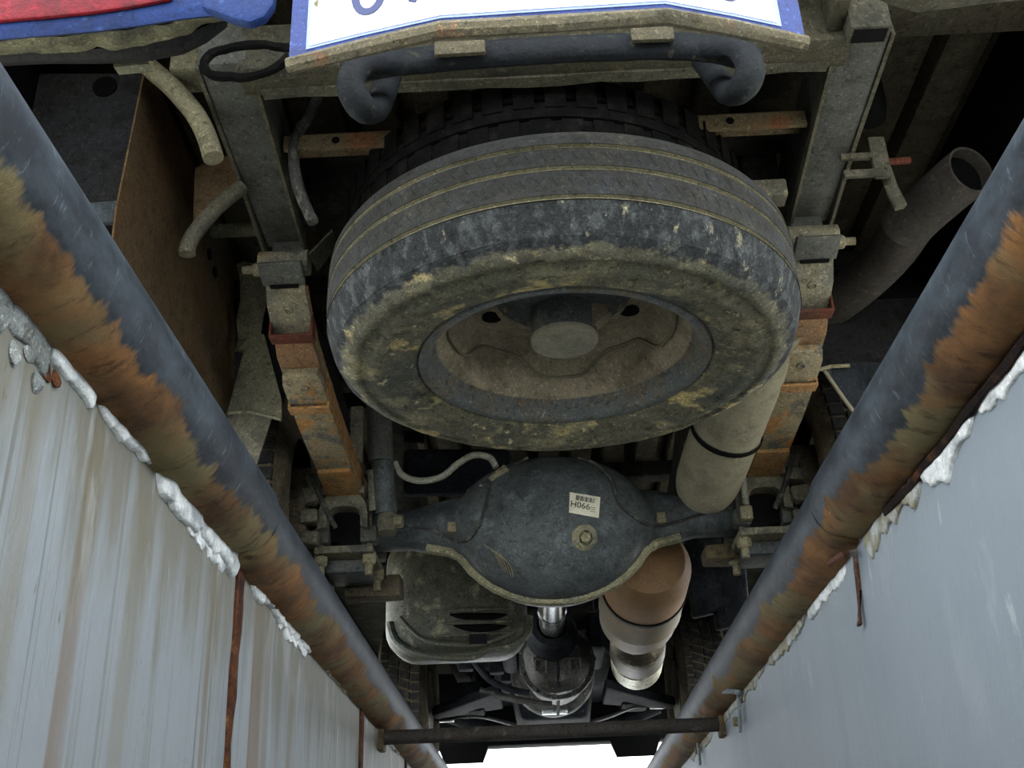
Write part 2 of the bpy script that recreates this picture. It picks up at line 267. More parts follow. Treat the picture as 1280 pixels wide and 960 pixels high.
# ------------------------------------------------------------------ mesh helpers
def V(*a): return Vector(a)
def catmull(pts, k):
    if k <= 1 or len(pts) < 3: return [Vector(p) for p in pts]
    out = []
    n = len(pts)
    for i in range(n - 1):
        p0, p1, p2, p3 = (Vector(pts[max(0, i - 1)]), Vector(pts[i]), Vector(pts[i + 1]), Vector(pts[min(n - 1, i + 2)]))
        for j in range(k):
            t = j / k
            out.append(.5 * ((2 * p1) + (p2 - p0) * t + (2 * p0 - 5 * p1 + 4 * p2 - p3) * t * t + (3 * p1 - p0 - 3 * p2 + p3) * t ** 3))
    out.append(Vector(pts[-1])); return out
class MB:
    def __init__(s): s.v = []; s.f = []
    def add(s, vs, fs):
        o = len(s.v); s.v += [Vector(p) for p in vs]; s.f += [tuple(i + o for i in q) for q in fs]; return s
    def box(s, x0, x1, y0, y1, z0, z1):
        return s.hexa([(x0, y0, z0), (x1, y0, z0), (x1, y1, z0), (x0, y1, z0)], [(x0, y0, z1), (x1, y0, z1), (x1, y1, z1), (x0, y1, z1)])
    def hexa(s, lo, hi):
        return s.add(list(lo) + list(hi), [(0, 3, 2, 1), (4, 5, 6, 7), (0, 1, 5, 4), (1, 2, 6, 5), (2, 3, 7, 6), (3, 0, 4, 7)])
    def prism(s, poly, vec):
        n = len(poly); v = Vector(vec)
        a = [Vector(p) for p in poly]; b = [p + v for p in a]
        return s.add(a + b, [tuple(range(n - 1, -1, -1)), tuple(range(n, 2 * n))] + [(i, (i + 1) % n, n + (i + 1) % n, n + i) for i in range(n)])
    def rings(s, R, caps=True, closed=True):
        n = len(R[0]); vs = [p for r in R for p in r]; fs = []
        for i in range(len(R) - 1):
            for j in range(n if closed else n - 1):
                k = (j + 1) % n
                fs.append((i * n + j, i * n + k, (i + 1) * n + k, (i + 1) * n + j))
        if caps and closed: fs += [tuple(range(n - 1, -1, -1)), tuple((len(R) - 1) * n + j for j in range(n))]
        return s.add(vs, fs)
    def tube(s, pts, r, n=12, k=1, caps=True, flat=None, inner=None):
        """tube through pts; r number or list per point; flat=(vector, factor) squashes the section along a direction"""
        rr = r if isinstance(r, (list, tuple)) else [r] * len(pts)
        c = catmull(pts, k); m = len(c); R = []
        up = None
        for i, p in enumerate(c):
            t = (c[min(i + 1, m - 1)] - c[max(i - 1, 0)]).normalized()
            if up is None:
                up = Vector((0, 0, 1)) if abs(t.z) < .9 else Vector((1, 0, 0))
            side = t.cross(up).normalized(); up = side.cross(t).normalized()
            f = i / (m - 1) * (len(rr) - 1) if m > 1 else 0; a = int(min(f, len(rr) - 2)) if len(rr) > 1 else 0
            rad = rr[a] + (rr[min(a + 1, len(rr) - 1)] - rr[a]) * (f - a)
            ring = []
            for j in range(n):
                q = 2 * math.pi * j / n
                d = (side * math.cos(q) + up * math.sin(q)) * rad
                if flat: fv = Vector(flat[0]).normalized(); d -= fv * d.dot(fv) * (1 - flat[1])
                ring.append(p + d)
            R.append(ring)
        if inner:
            e = R[-1]; cc = c[-1]; t = (c[-1] - c[-2]).normalized()
            R.append([cc + (p - cc) * inner for p in e]); R.append([cc - t * .20 + (p - cc) * inner for p in e])
        return s.rings(R, caps)
    def lathe(s, prof, o=(0, 0, 0), axis=(0, 0, 1), n=48, wob=None, closed=False):
        o = Vector(o); ax = Vector(axis).normalized()
        a = ax.orthogonal().normalized(); b = ax.cross(a)
        R = []
        for r, h in prof:
            R.append([o + ax * h + (a * math.cos(2 * math.pi * j / n) + b * math.sin(2 * math.pi * j / n)) * r for j in range(n)])
        if wob:
            R = [[p + wob(p) for p in r] for r in R]
        if closed: R.append(R[0])
        return s.rings(R, caps=False)
    def strip(s, pts, w, t, side=(1, 0, 0)):
        """flat bar: width w along side, thickness t, following pts (pts on its lower face)"""
        sd = Vector(side).normalized(); c = [Vector(p) for p in pts]; R = []
        ws = w if isinstance(w, (list, tuple)) else [w] * len(c)
        for i, p in enumerate(c):
            tg = (c[min(i + 1, len(c) - 1)] - c[max(i - 1, 0)]).normalized()
            nn = sd.cross(tg).normalized()
            if nn.z < 0: nn = -nn
            hw = sd * ws[i] * .5
            R.append([p - hw, p + hw, p + hw + nn * t, p - hw + nn * t])
        return s.rings(R)
    def build(s, name, mat, parent=None, bevel=0.0, seg=2, smooth=38, jitter=0.0, jscale=30.0, weld=False):
        off = world_of(parent)
        me = bpy.data.meshes.new(name)
        me.from_pydata([tuple(p - off) for p in s.v], [], s.f); me.update()
        bm = bmesh.new(); bm.from_mesh(me)
        if weld: bmesh.ops.remove_doubles(bm, verts=bm.verts, dist=1e-5)
        bmesh.ops.recalc_face_normals(bm, faces=bm.faces)
        if bevel:
            es = [e for e in bm.edges if len(e.link_faces) == 2 and e.calc_face_angle(0) > .6]
            bmesh.ops.bevel(bm, geom=es, offset=bevel, segments=seg, affect='EDGES', profile=.5, clamp_overlap=True)
        if jitter:
            for v in bm.verts:
                v.co += noise.noise_vector((v.co + off) * jscale) * jitter
        bm.to_mesh(me); bm.free()
        me.materials.append(M[mat])
        if smooth:
            me.shade_smooth(); me.set_sharp_from_angle(angle=math.radians(smooth))
        o = bpy.data.objects.new(name, me); COL.objects.link(o)
        if parent: o.parent = parent
        else: pass
        return o
def world_of(o):
    p = Vector((0, 0, 0))
    while o is not None: p = p + o.location; o = o.parent
    return p
def thing(name, label, cat, loc=(0, 0, 0), group=None):
    o = bpy.data.objects.new(name, None); COL.objects.link(o); o.location = loc; o.empty_display_size = .1
    return tag(o, label, cat, group)
def tag(o, label=None, cat=None, group=None, kind=None):
    if label: o['label'] = label
    if cat: o['category'] = cat
    if group: o['group'] = group
    if kind: o['kind'] = kind
    return o
def text_mesh(txt, size, mat, name, parent, mtx, ext=.0008, sx=1.0):
    """flat lettering laid on a surface: mtx maps text x,y,normal to world"""
    c = bpy.data.curves.new('t', 'FONT'); c.body = txt; c.size = size; c.extrude = ext; c.resolution_u = 6
    c.align_x = 'CENTER'; c.align_y = 'CENTER'
    o = bpy.data.objects.new('t', c); COL.objects.link(o)
    dg = bpy.context.evaluated_depsgraph_get(); dg.update()
    me = bpy.data.meshes.new_from_object(o.evaluated_get(dg))
    COL.objects.unlink(o); bpy.data.objects.remove(o); bpy.data.curves.remove(c)
    off = world_of(parent)
    for v in me.vertices:
        v.co = mtx @ Vector((v.co.x * sx, v.co.y, v.co.z)) - off
    me.materials.clear(); me.materials.append(M[mat])
    ob = bpy.data.objects.new(name, me); COL.objects.link(ob); ob.parent = parent
    return ob
def frame_mtx(o, x, y, n):
    x = Vector(x).normalized(); n = Vector(n).normalized(); y = n.cross(x).normalized()
    return Matrix(((x.x, y.x, n.x, o[0]), (x.y, y.y, n.y, o[1]), (x.z, y.z, n.z, o[2]), (0, 0, 0, 1)))
def bolt(name, p, axis, r, h, mat, parent, stud=0.0):
    ax = Vector(axis).normalized(); m = MB()
    m.lathe([(0, -.004), (r, -.004), (r, h * .8), (r * .82, h), (0, h)], p, ax, 6)
    if stud: m.lathe([(r * .55, h * .9), (r * .55, h + stud), (0, h + stud)], p, ax, 8)
    return m.build(name, mat, parent, smooth=25)

# ================================================================== THE PIT (setting)
XL, XR = -0.392, 0.432                 # wall faces
ZT = -0.088                            # top of the painted walls, under the rails
def struct(o): o['kind'] = 'structure'; return o
Y0, Y1 = -2.6, 7.5; ZF = -1.75
g = MB(); g.box(-14, XL - .06, -12, 30, -.3, -.03); g.box(XR + .06, 14, -12, 30, -.3, -.03); g.box(XL - .06, XR + .06, Y1, 30, -.3, -.03)
tag(struct(g.build('floor', 'concrete')), 'pale concrete ground on both sides of the inspection pit', 'ground')
tag(struct(MB().box(XL - .2, XR + .2, Y0, Y1, ZF - .1, ZF).build('floor_pit', 'concrete')), 'pale concrete floor at the bottom of the pit', 'floor')
# right wall: one run of painted concrete
def lumpy_grid(x, y0, y1, z0, z1, ny, nz, amp, sgn):
    m = MB(); R = []
    for j in range(nz + 1):
        z = z0 + (z1 - z0) * j / nz; row = []
        for i in range(ny + 1):
            y = y0 + (y1 - y0) * i / ny
            row.append(V(x + sgn * amp * noise.noise(V(y * 3.1, z * 2.3, x * 7)) * (1 if 0 < i < ny else .3), y, z))
        R.append(row)
    m.rings(R, caps=False, closed=False)
    return m
wr = lumpy_grid(XR, Y0, Y1, ZF, ZT + .02, 120, 24, .004, 1)
wr.box(XR + .012, XR + .25, Y0, Y1, ZF, -.03)
wall_right = tag(struct(wr.build('wall_right', 'wall_clean')), 'smooth pale grey painted pit wall on the right', 'wall')
# left wall: backing and cast panels with rusty joints
wl = MB().box(XL - .25, XL - .022, Y0, Y1, ZF, -.03)
wall_left = tag(struct(wl.build('wall_left', 'seam_dark')), 'stained pale painted pit wall on the left with rusty joints', 'wall')
ya = P(296, 740, X=XL).y; yb = P(450, 885, X=XL).y; yc = P(506, 940, X=XL).y
for a, b in ((Y0, ya - .004), (ya + .022, yb - .006), (yb + .05, yc - .01), (yc + .06, Y1)):
    m = lumpy_grid(XL, a, b, ZF, ZT + .02, max(4, int((b - a) * 14)), 24, .004, 1)
    m.add([(XL - .03, a, ZF), (XL, a, ZF), (XL, a, ZT + .02), (XL - .03, a, ZT + .02)], [(0, 1, 2, 3)])
    m.add([(XL - .03, b, ZF), (XL, b, ZF), (XL, b, ZT + .02), (XL - .03, b, ZT + .02)], [(0, 1, 2, 3)])
    m.add([(XL - .03, a, ZT + .02), (XL, a, ZT + .02), (XL, b, ZT + .02), (XL - .03, b, ZT + .02)], [(0, 1, 2, 3)])
    m.build('wall_panel', 'wall_stained', wall_left)
# rusty iron in the joints
jr = []
for i in range(60):
    z = ZT + .004 - i * .028; hw = (.020 - .004 * min(1, i / 8) - .008 * min(1, i / 30)) * (1 + .35 * noise.noise(V(i * .5, 3, 1)))
    c_ = ya + .009 + .004 * noise.noise(V(i * .25, 7, 2)); pr = .005 + .003 * noise.noise(V(i * .6, 1, 9))
    jr.append([V(XL - .02, c_ - hw, z), V(XL + pr * .6, c_ - hw, z), V(XL + pr, c_, z), V(XL + pr * .5, c_ + hw, z), V(XL - .02, c_ + hw, z)])
MB().rings(jr).build('joint_iron', 'rust_seam', wall_left, jitter=.002, jscale=60)
MB().box(XL - .024, XL + .003, yb, yb + .04, ZF, ZT).build('joint_iron', 'rust_seam', wall_left, jitter=.003)
MB().box(XL - .024, XL + .002, yc, yc + .045, ZF, ZT).build('joint_iron', 'seam_dark', wall_left)
# mortar lumps squeezed out between rail and wall
def lump(name, side, ya_, yb_, w, t, mat, seed, parent, ztop=ZT + .012, jag=.5):
    rnd = random.Random(seed); x = XL if side < 0 else XR; s = 1 if side < 0 else -1
    n = max(10, int((yb_ - ya_) / .007)); R = []
    for i in range(n + 1):
        f = i / n; y = ya_ + (yb_ - ya_) * f
        e = min(1, (7 * f) ** .5 + .12, (7 * (1 - f)) ** .5 + .12)
        wn = noise.noise(V(y * 14, seed, 1)) + .6 * noise.noise(V(y * 45, seed, 2)) + .35 * noise.noise(V(y * 120, seed, 5))
        ww = w * .72 * e * max(.3, 1 + jag * wn); tt = t * .32 * e * (1 + .5 * noise.noise(V(y * 22, seed, 3)))
        zt = ztop + .004 * noise.noise(V(y * 30, seed, 4))
        R.append([V(x - s * .012, y, zt), V(x + s * tt * .7, y, zt - ww * .04), V(x + s * tt, y, zt - ww * .2), V(x + s * tt * .96, y, zt - ww * .5),
                  V(x + s * tt * .86, y, zt - ww * .8), V(x + s * tt * .6, y, zt - ww * .96), V(x - s * .006, y, zt - ww)])
    return MB().rings(R).build(name, mat, parent, jitter=.0012, jscale=60, smooth=70)
def yl(px, py): return P(px, py, X=XL).y
def yr(px, py): return P(px, py, X=XR).y
for k, (a, b, w, t, mt) in enumerate(((.50, yl(20, 400) , .05, .016, 'mortar_grey'), (yl(8, 385), yl(60, 450), .055, .02, 'mortar_grey'), (yl(55, 440), yl(116, 505), .03, .026, 'plaster_white'),
        (yl(118, 508), yl(190, 596), .026, .026, 'plaster_white'), (yl(192, 600), yl(297, 718), .042, .03, 'plaster_white'), (yl(215, 640), yl(285, 718), .052, .012, 'plaster_white'),
        (yl(306, 738), yl(390, 812), .03, .022, 'plaster_white'), (yl(345, 775), yl(385, 812), .045, .010, 'plaster_white'), (yl(405, 835), yl(440, 872), .022, .012, 'plaster_cream'),
        (yl(470, 905), yl(500, 930), .03, .012, 'plaster_cream'))):
    lump('mortar_lump', -1, a, b, w, t, mt, 10 + k, wall_left)
for k, (a, b, w, t, mt, zt) in enumerate(((.45, yr(1222, 515), .030, .014, 'plaster_white', ZT - .004), (yr(1219, 520), yr(1150, 600), .036, .016, 'plaster_white', ZT - .003), (yr(1152, 596), yr(1082, 685), .040, .018, 'plaster_cream', ZT + .004),
        (yr(1062, 720), yr(1010, 770), .026, .012, 'plaster_white', ZT), (yr(1008, 774), yr(960, 825), .028, .012, 'plaster_cream', ZT), (yr(955, 830), yr(900, 885), .026, .010, 'plaster_cream', ZT), (yr(890, 890), yr(862, 930), .03, .010, 'plaster_cream', ZT))):
    lump('mortar_lump', 1, a, b, w, t, mt, 40 + k, wall_right, zt, .7)
MB().tube([V(XR - .004, yy, ZT - .006 + .002 * math.sin(yy * 40)) for yy in [.45 + .05 * i for i in range(18)]], .006, 6).build('crack_line', 'seam_dark', wall_right, jitter=.003, jscale=60)
# broken corner of grey mortar at the near left
for k, (px, py, s) in enumerate(((38, 432, .014), (58, 462, .011), (18, 440, .010), (70, 474, .008), (46, 478, .009))):
    p = P(px, py, X=XL + .002)
    MB().lathe([(0, -.006), (s * .8, -.004), (s, 0), (s * .6, s * .25), (0, s * .3)], p, (1, 0, 0), 14).build('mortar_lump', 'seam_dark' if k % 2 else 'mortar_grey', wall_left, jitter=.004, jscale=60)  # dark pieces are painted shade standing in for cavities

# ---- the round steel rails on the pit edges
RR = .056
def rail(side, label, mat, joint):
    xc = -.386 if side < 0 else .426; zc = -.031
    root = thing('pit_edge_rail', label, 'rail', (xc, 0, zc), 'steel rails on the pit edges')
    for a, b, dx, dz in ((-.6, joint - .004, 0, 0), (joint + .004, 6.5, side * .003, -.003)):
        n = int((b - a) / .012) if b < 3 else int((3.2 - a) / .014)
        ys = [a + (min(b, 3.2 if b > 3 else b) - a) * i / n for i in range(n + 1)] + ([b] if b > 3.2 else [])
        R = []
        for y in ys:
            ring = []
            for j in range(56):
                q = 2 * math.pi * j / 56; cx, cz = math.cos(q), math.sin(q)
                u = cx * side * .62 - cz * .78
                rust = max(0, min(1, (u + .35 * noise.noise(V(y * 5, q, side)) - .25) * 4))
                r = RR + rust * (.0022 * noise.noise(V(y * 60, cx * 3, cz * 3 + side * 5)) + .0018 * noise.noise(V(y * 140, cx * 9, cz * 9)))
                if abs(y - joint) < .03: r -= rust * .004 * (1 - abs(y - joint) / .03)
                ring.append(V(xc + dx + cx * r, y, zc + dz + cz * r))
            R.append(ring)
        MB().rings(R).build('pipe_section', mat, root, smooth=60)
    MB().lathe([(RR - .02, -.008), (RR - .006, -.004), (RR - .006, .004), (RR - .02, .008)], (xc, joint, zc), (0, 1, 0), 32).build('weld_bead', 'rust_seam', root, jitter=.004, jscale=60)
    return root
rail(-1, 'rusty round steel rail along the left pit edge, above the stained wall', 'rail_left', P(318, 700, X=-.36).y)
rail(1, 'rusty round steel rail along the right pit edge, above the clean wall', 'rail_right', P(1050, 695, X=.40).y)
# ---- spacer bar across the far end
zb = -.106
a = P(505, 921, Z=zb); b = P(885, 906, Z=zb)
ym = (a.y + b.y) / 2
cb = thing('cross_bar', 'thin rusty pipe spanning the pit between both rails', 'pipe', ((a.x + b.x) / 2, ym, zb))
MB().tube([V(XL - .01, a.y, zb), V(XR + .01, b.y, zb)], .017, 16).build('bar', 'exhaust_dark', cb)
for x in (XL, XR): MB().box(x - .012, x + .012, ym - .03, ym + .03, zb - .03, zb + .03).build('end_plate', 'angle_rust', cb, .004)
# ---- hold-down straps on the right wall
def strap(label, pts, w, mat, boltpx=None, t=.006):
    w3 = [P(px, py, X=XR - .004) for px, py in pts]
    root = thing('wall_strap', label, 'bracket', tuple(w3[-1]), 'iron straps on the right pit wall')
    MB().strip([p + V(-.003, 0, 0) for p in w3], w, t, (0, 1, 0)).build('strap_bar', mat, root, .0015) if abs(w3[0].y - w3[-1].y) < .08 else MB().tube(w3, w * .4, 6).build('strap_bar', mat, root)
    if boltpx:
        q = P(*boltpx, X=XR - .008); bolt('bolt', q, (-1, 0, 0), .010, .008, 'bolt_pale', root)
    return root
strap('rust stained iron strap hanging below the joint of the right rail', [(1069, 690), (1074, 738), (1080, 782)], .012, 'strap_rust')
strap('thin grey hooked strap on the right wall, second below the rail', [(926, 863), (928, 890), (929, 915)], .018, 'strap_grey', (921, 902))
MB().tube([P(926, 866, X=XR - .01), P(912, 864, X=XR - .03), P(896, 866, X=.40)], .006, 6).build('strap_hook', 'strap_grey', [o for o in bpy.data.objects if o.name.startswith('wall_strap')][-1])
strap('short grey strap with a bolt near the cross bar end', [(873, 918), (876, 938), (878, 956)], .02, 'strap_grey', (872, 938))
MB().tube([P(1069, 690, X=XR - .008), P(1052, 694, X=.40), P(1036, 706, X=.385)], .005, 6).build('strap_hook', 'strap_rust', bpy.data.objects['wall_strap'])

# ================================================================== THE TRUCK
X0 = .05; YA = 2.58; ZA = .345          # centre line, rear axle
YF = 4.95                               # front axle
truck = thing('pickup_truck', 'blue pickup truck parked over the pit, seen from below', 'truck', (X0, YA, 0))
def T(mb, name, mat, parent=None, **k): return mb.build(name, mat, parent or truck, **k)

# ---- bed floor with ribs, bed sides, cab floor
m = MB()
for i in range(17):
    x = -.85 + i * .11
    m.box(x, x + .065, 1.10, 4.1, .905, .925); m.box(x + .055, x + .12, 1.10, 4.1, .945, .965)
    m.add([(x + .065, 1.10, .905), (x + .065, 4.1, .905), (x + .075, 4.1, .95), (x + .075, 1.10, .95), (x - .01, 1.10, .95), (x - .01, 4.1, .95), (x, 4.1, .905), (x, 1.10, .905)], [(0, 1, 2, 3), (4, 5, 6, 7)])
T(m, 'bed_floor', 'bed_floor')
for y in (2.3, 2.95, 3.6): T(MB().box(-.82, .92, y, y + .07, .85, .905), 'bed_crossbeam', 'dark_metal', bevel=.006)
for s in (-1, 1):
    xo = X0 + s * .90
    T(MB().box(min(xo, xo - s * .03), max(xo, xo - s * .03), 1.12, YA - .45, .46, 1.35), 'bed_side', 'paint_blue', bevel=.008)
    T(MB().box(min(xo, xo - s * .03), max(xo, xo - s * .03), YA - .45, YA + .45, .80, 1.35), 'bed_side', 'paint_blue', bevel=.008)
    T(MB().box(min(xo, xo - s * .03), max(xo, xo - s * .03), YA + .45, 6.2, .46, 1.35), 'body_side', 'paint_blue', bevel=.008)
    T(MB().box(min(xo - s * .035, xo - s * .045), max(xo - s * .035, xo - s * .045), 1.12, 6.1, .47, 1.0), 'added_dark_panel', 'body_black')  # black panel added to keep the inner body sides dark
    # wheel well
    pts = [(YA - .47, .5), (YA - .45, .66), (YA - .3, .80), (YA, .86), (YA + .3, .80), (YA + .45, .66), (YA + .47, .5)]
    xa, xb = X0 + s * .56, X0 + s * .87
    T(MB().rings([[V(xa, y, z), V(xb, y, z), V(xb, y, z + .01), V(xa, y, z + .01)] for y, z in pts]), 'wheel_well', 'liner_dark')
T(MB().box(X0 - .87, X0 + .87, 4.1, 6.3, .72, .76), 'cab_floor', 'dark_metal')
T(MB().box(X0 - .87, X0 + .87, 4.08, 4.12, .72, 1.35), 'cab_back', 'dark_metal')
T(MB().box(X0 - .86, X0 + .86, 1.10, 1.13, .78, 1.32), 'tailgate', 'paint_blue', bevel=.008)

# ---- frame rails
for s in (-1, 1):
    xc = X0 + s * .50; w = .042 if s < 0 else .042
    lo = [(xc - w, 1.335, .697), (xc + w, 1.335, .697), (xc + w * .92, 1.80, .657), (xc - w * .92, 1.80, .657)]
    hi = [(a_, b_, c_ + .13) for a_, b_, c_ in lo]
    fr = T(MB().hexa(lo, hi), 'frame_rail', 'frame_paint', bevel=.008)
    # folded lower flanges (edges project below the web)
    for e in (-1, 1):
        MB().strip([V(xc + e * w, 1.34, .694), V(xc + e * w * .92, 1.58, .672), V(xc + e * w * .92, 1.815, .640)], .006, .02).build('flange_edge', 'frame_dusty', fr, jitter=.0015, jscale=80)
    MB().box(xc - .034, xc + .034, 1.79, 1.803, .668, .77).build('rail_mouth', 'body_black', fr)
    # rail going forward over the axle
    pts = [V(X0 + s * .42, 1.78, .74), V(X0 + s * .42, 2.2, .78), V(X0 + s * .42, 2.7, .78), V(X0 + s * .42, 3.2, .62), V(X0 + s * .42, 4.2, .50), V(X0 + s * .38, 6.1, .50)]
    T(MB().strip(pts, .07, .13), 'frame_rail', 'dark_metal', bevel=.006)
# square tube end dropping beside the right rail, the shade in its mouth put in as a black slab
zt_ = P(1070, 34, Y=1.295).z
stub = T(MB().box(.512, .575, 1.295, 1.333, zt_, .90), 'frame_stub', 'frame_dusty', bevel=.004)
MB().box(.518, .569, 1.300, 1.328, zt_ - .001, zt_ + .003).build('stub_shade_slab', 'body_black', stub)
MB().box(.488, .512, 1.27, 1.335, .70, .90).build('stub_web', 'cross_dust', stub, .003)
# ---- rear crossmember between the rails
cm = T(MB().box(-.43, .53, 1.335, 1.40, .684, .775), 'rear_crossmember', 'cross_dust', bevel=.006, jitter=.001)
MB().strip([V(-.40 + .06 * i, 1.392, .680 + .0015 * math.sin(i * 2.3)) for i in range(16)], .022, .006, (0, 1, 0)).build('lower_flange', 'frame_dusty', cm, jitter=.003, jscale=60)
# second cross angle, with holes
for xa, xb in ((-.40, -.17), (.28, .50)):
    an = T(MB().box(xa, xb, 1.545, 1.553, .690, .72).box(xa, xb, 1.545, 1.60, .714, .72), 'cross_angle', 'angle_rust', jitter=.001)
    MB().lathe([(0, -.001), (.007, -.001), (.007, .001), (0, .001)], (xa + .09, 1.5445, .705), (0, 1, 0), 12).build('hole', 'body_black', an)
T(MB().box(-.16, -.11, 1.56, 1.60, .66, .73).box(-.105, -.10, 1.56, 1.60, .66, .73), 'angle_clip', 'dark_metal')
T(MB().box(.40, .47, 1.62, 1.66, .60, .635), 'cross_bracket', 'frame_dusty', bevel=.004)

# ---- number plate: bent into three facets, in a blue pan with a rusty lower lip
base_px = [(362, 84), (452, 62), (552, 40), (690, 31), (832, 22), (915, 37), (1006, 56)]
bp = [P(a_, b_, Z=.385) for a_, b_ in base_px]
def wall_strip(pts, z0, z1, t, ins=0.0):
    R = []
    for i, q in enumerate(pts):
        tg = (pts[min(i + 1, len(pts) - 1)] - pts[max(i - 1, 0)]); tg.z = 0; tg.normalize(); nn = V(tg.y, -tg.x, 0)   # faces the rear
        R.append([V(q.x, q.y, z0) + nn * ins, V(q.x, q.y, z0) + nn * (ins + t), V(q.x, q.y, z1) + nn * (ins + t), V(q.x, q.y, z1) + nn * ins])
    return MB().rings(R)
plate = T(wall_strip(bp, .385, .60, .003), 'number_plate', 'plate_blue', smooth=20)
def along(t0, t1, n=14):
    d = [0]
    for i in range(len(bp) - 1): d.append(d[-1] + (bp[i + 1] - bp[i]).length)
    def at_(s):
        for i in range(len(bp) - 1):
            if s <= d[i + 1] or i == len(bp) - 2:
                return bp[i].lerp(bp[i + 1], (s - d[i]) / (d[i + 1] - d[i]))
    ss = sorted(set([t0 + (t1 - t0) * i / n for i in range(n + 1)] + [q for q in d if t0 < q < t1]))
    return [at_(s) for s in ss], d[-1], at_
_, LEN, at_ = along(0, .1)
wall_strip(along(.022, LEN - .03)[0], .402, .588, .0012, .003).build('plate_line', 'plate_line', plate, smooth=20)
wall_strip(along(.027, LEN - .036)[0], .4055, .584, .0012, .0040).build('plate_face', 'plate_white', plate, smooth=20)
T(MB().tube([q + V(0, -.006, -.004) for q in bp], .010, 8), 'plate_lip', 'plate_lip', jitter=.003, jscale=50)
def glyph(ch, px, py, size):
    """character whose foot shows at px,py; lies on the plate face"""
    best = min(range(0, 400), key=lambda i: abs(pix_x(at_(LEN * i / 400) + V(0, 0, .05)) - px))
    s = LEN * best / 400; q = at_(s); a2 = at_(min(LEN, s + .03)); a1 = at_(max(0, s - .03))
    tg = (a2 - a1).normalized(); nn = V(tg.y, -tg.x, 0)
    z = (P(px, py, Y=q.y)).z + size * .36
    text_mesh(ch, size, 'plate_ink', 'plate_character', plate, frame_mtx(V(q.x, q.y, z) + nn * .0058, tg, (0, 0, 1), nn), .0006, .95)
def pix(p):
    c = BM.transposed() @ (p - CAM); return 640 - F * c.x / c.z, 480 + F * c.y / c.z
def pix_x(p): return pix(p)[0]
glyph('0', 462, 27, .105); glyph('7', 528, 10, .105); glyph('0', 906, 10, .105)
q = P(401, 8, Y=bp[0].y - .008); bolt('plate_bolt', q, (0, -1, 0), .008, .006, 'bolt_pale', plate)

# ---- bar and curled tow hooks behind the plate
bar_px = [(430, 92), (470, 82), (560, 72), (700, 62), (840, 58), (905, 64), (945, 78)]
bar = T(MB().tube(PY(1.20, *bar_px), .022, 12, 4, flat=((0, 1, 0), .6)), 'tow_bar', 'dark_blue_bar', jitter=.0012, jscale=40)
T(MB().box(-.105, -.035, 1.176, 1.184, .548, .572), 'bar_patch', 'plate_lip', bevel=.002, jitter=.002)
T(MB().box(.165, .225, 1.176, 1.184, .556, .580), 'bar_patch', 'plate_lip', bevel=.002, jitter=.002)
for pts in ([(1.20, 500, 78), (1.18, 455, 80), (1.17, 438, 104), (1.18, 452, 134), (1.22, 468, 138), (1.27, 478, 118), (1.33, 486, 96)],
            [(1.20, 880, 60), (1.18, 922, 62), (1.17, 938, 84), (1.18, 930, 108), (1.22, 912, 116), (1.27, 897, 98), (1.33, 880, 76)]):
    T(MB().tube([P(a_, b_, Y=y) for y, a_, b_ in pts], .020, 12, 5, flat=((0, 1, 0), .75)), 'tow_hook', 'dark_blue_bar', jitter=.0008)

# ---- rear bumper corner (left) with the red lamp; its right counterpart
ST = [(-60, 52, 73, 88), (0, 47, 70, 83), (60, 42, 66, 80), (120, 37, 63, 80), (180, 29, 58, 78), (230, 21, 46, 68), (258, 18, 34, 54), (284, 17, 24, 34)]
def loft4(rows): return MB().rings(rows)
bc = T(loft4([[P(px, -60, Y=1.028), P(px, yb_ - 12, Y=1.025), P(px, yb_ + 2, Y=1.032), P(px, yb_ + 4, Y=1.05), P(px, -60, Y=1.09)] for px, yb_, ym_, yl_ in ST]), 'bumper_corner', 'paint_blue', smooth=50)
rows = []
for (p0, p1) in zip(ST, ST[1:]):
    for k in range(8):
        f = k / 8; px, yb_, ym_, yl_ = (p0[i] + (p1[i] - p0[i]) * f for i in range(4))
        j_ = noise.noise(V(px * .03, 1, 2)) * 5
        rows.append([P(px, yb_ + 4 + j_ * .4, Y=1.05), P(px, (yb_ + ym_) / 2 + j_, Y=1.064), P(px, ym_ + j_ * .7, Y=1.10), P(px, ym_, Y=1.11) + V(0, 0, .02), P(px, yb_ + 4, Y=1.06) + V(0, 0, .015)])
loft4(rows).build('mud_cake', 'mud_cake', bc, jitter=.004, jscale=50)
loft4([[P(px, ym_ - 2, Y=1.105), P(px, (ym_ + yl_) / 2 + 2, Y=1.12), P(px, yl_, Y=1.16), P(px, yl_, Y=1.17) + V(0, 0, .03), P(px, ym_, Y=1.12) + V(0, 0, .04)] for px, yb_, ym_, yl_ in ST]).build('inner_lip', 'liner_dark', bc, smooth=50)
MB().prism(PY(1.022, (250, -60), (252, 8), (270, 14), (290, 22), (312, 27), (330, 20), (342, 4), (348, -60)), (0, .016, 0)).build('bumper_end', 'paint_blue', bc, .005)
lp = PY(1.018, (-60, 30), (0, 25), (60, 20), (110, 15), (160, 8), (214, -2), (230, -60), (-60, -60))
MB().prism(lp, (0, .007, 0)).build('tail_lamp', 'lamp_red', bc, .003)
T(MB().hexa([P(142, 84, Y=1.17), P(186, 80, Y=1.17), P(176, 60, Y=1.17), P(140, 64, Y=1.17)], [v + V(0, .02, .004) for v in (P(142, 84, Y=1.17), P(186, 80, Y=1.17), P(176, 60, Y=1.17), P(140, 64, Y=1.17))]), 'bumper_tab', 'liner_olive')
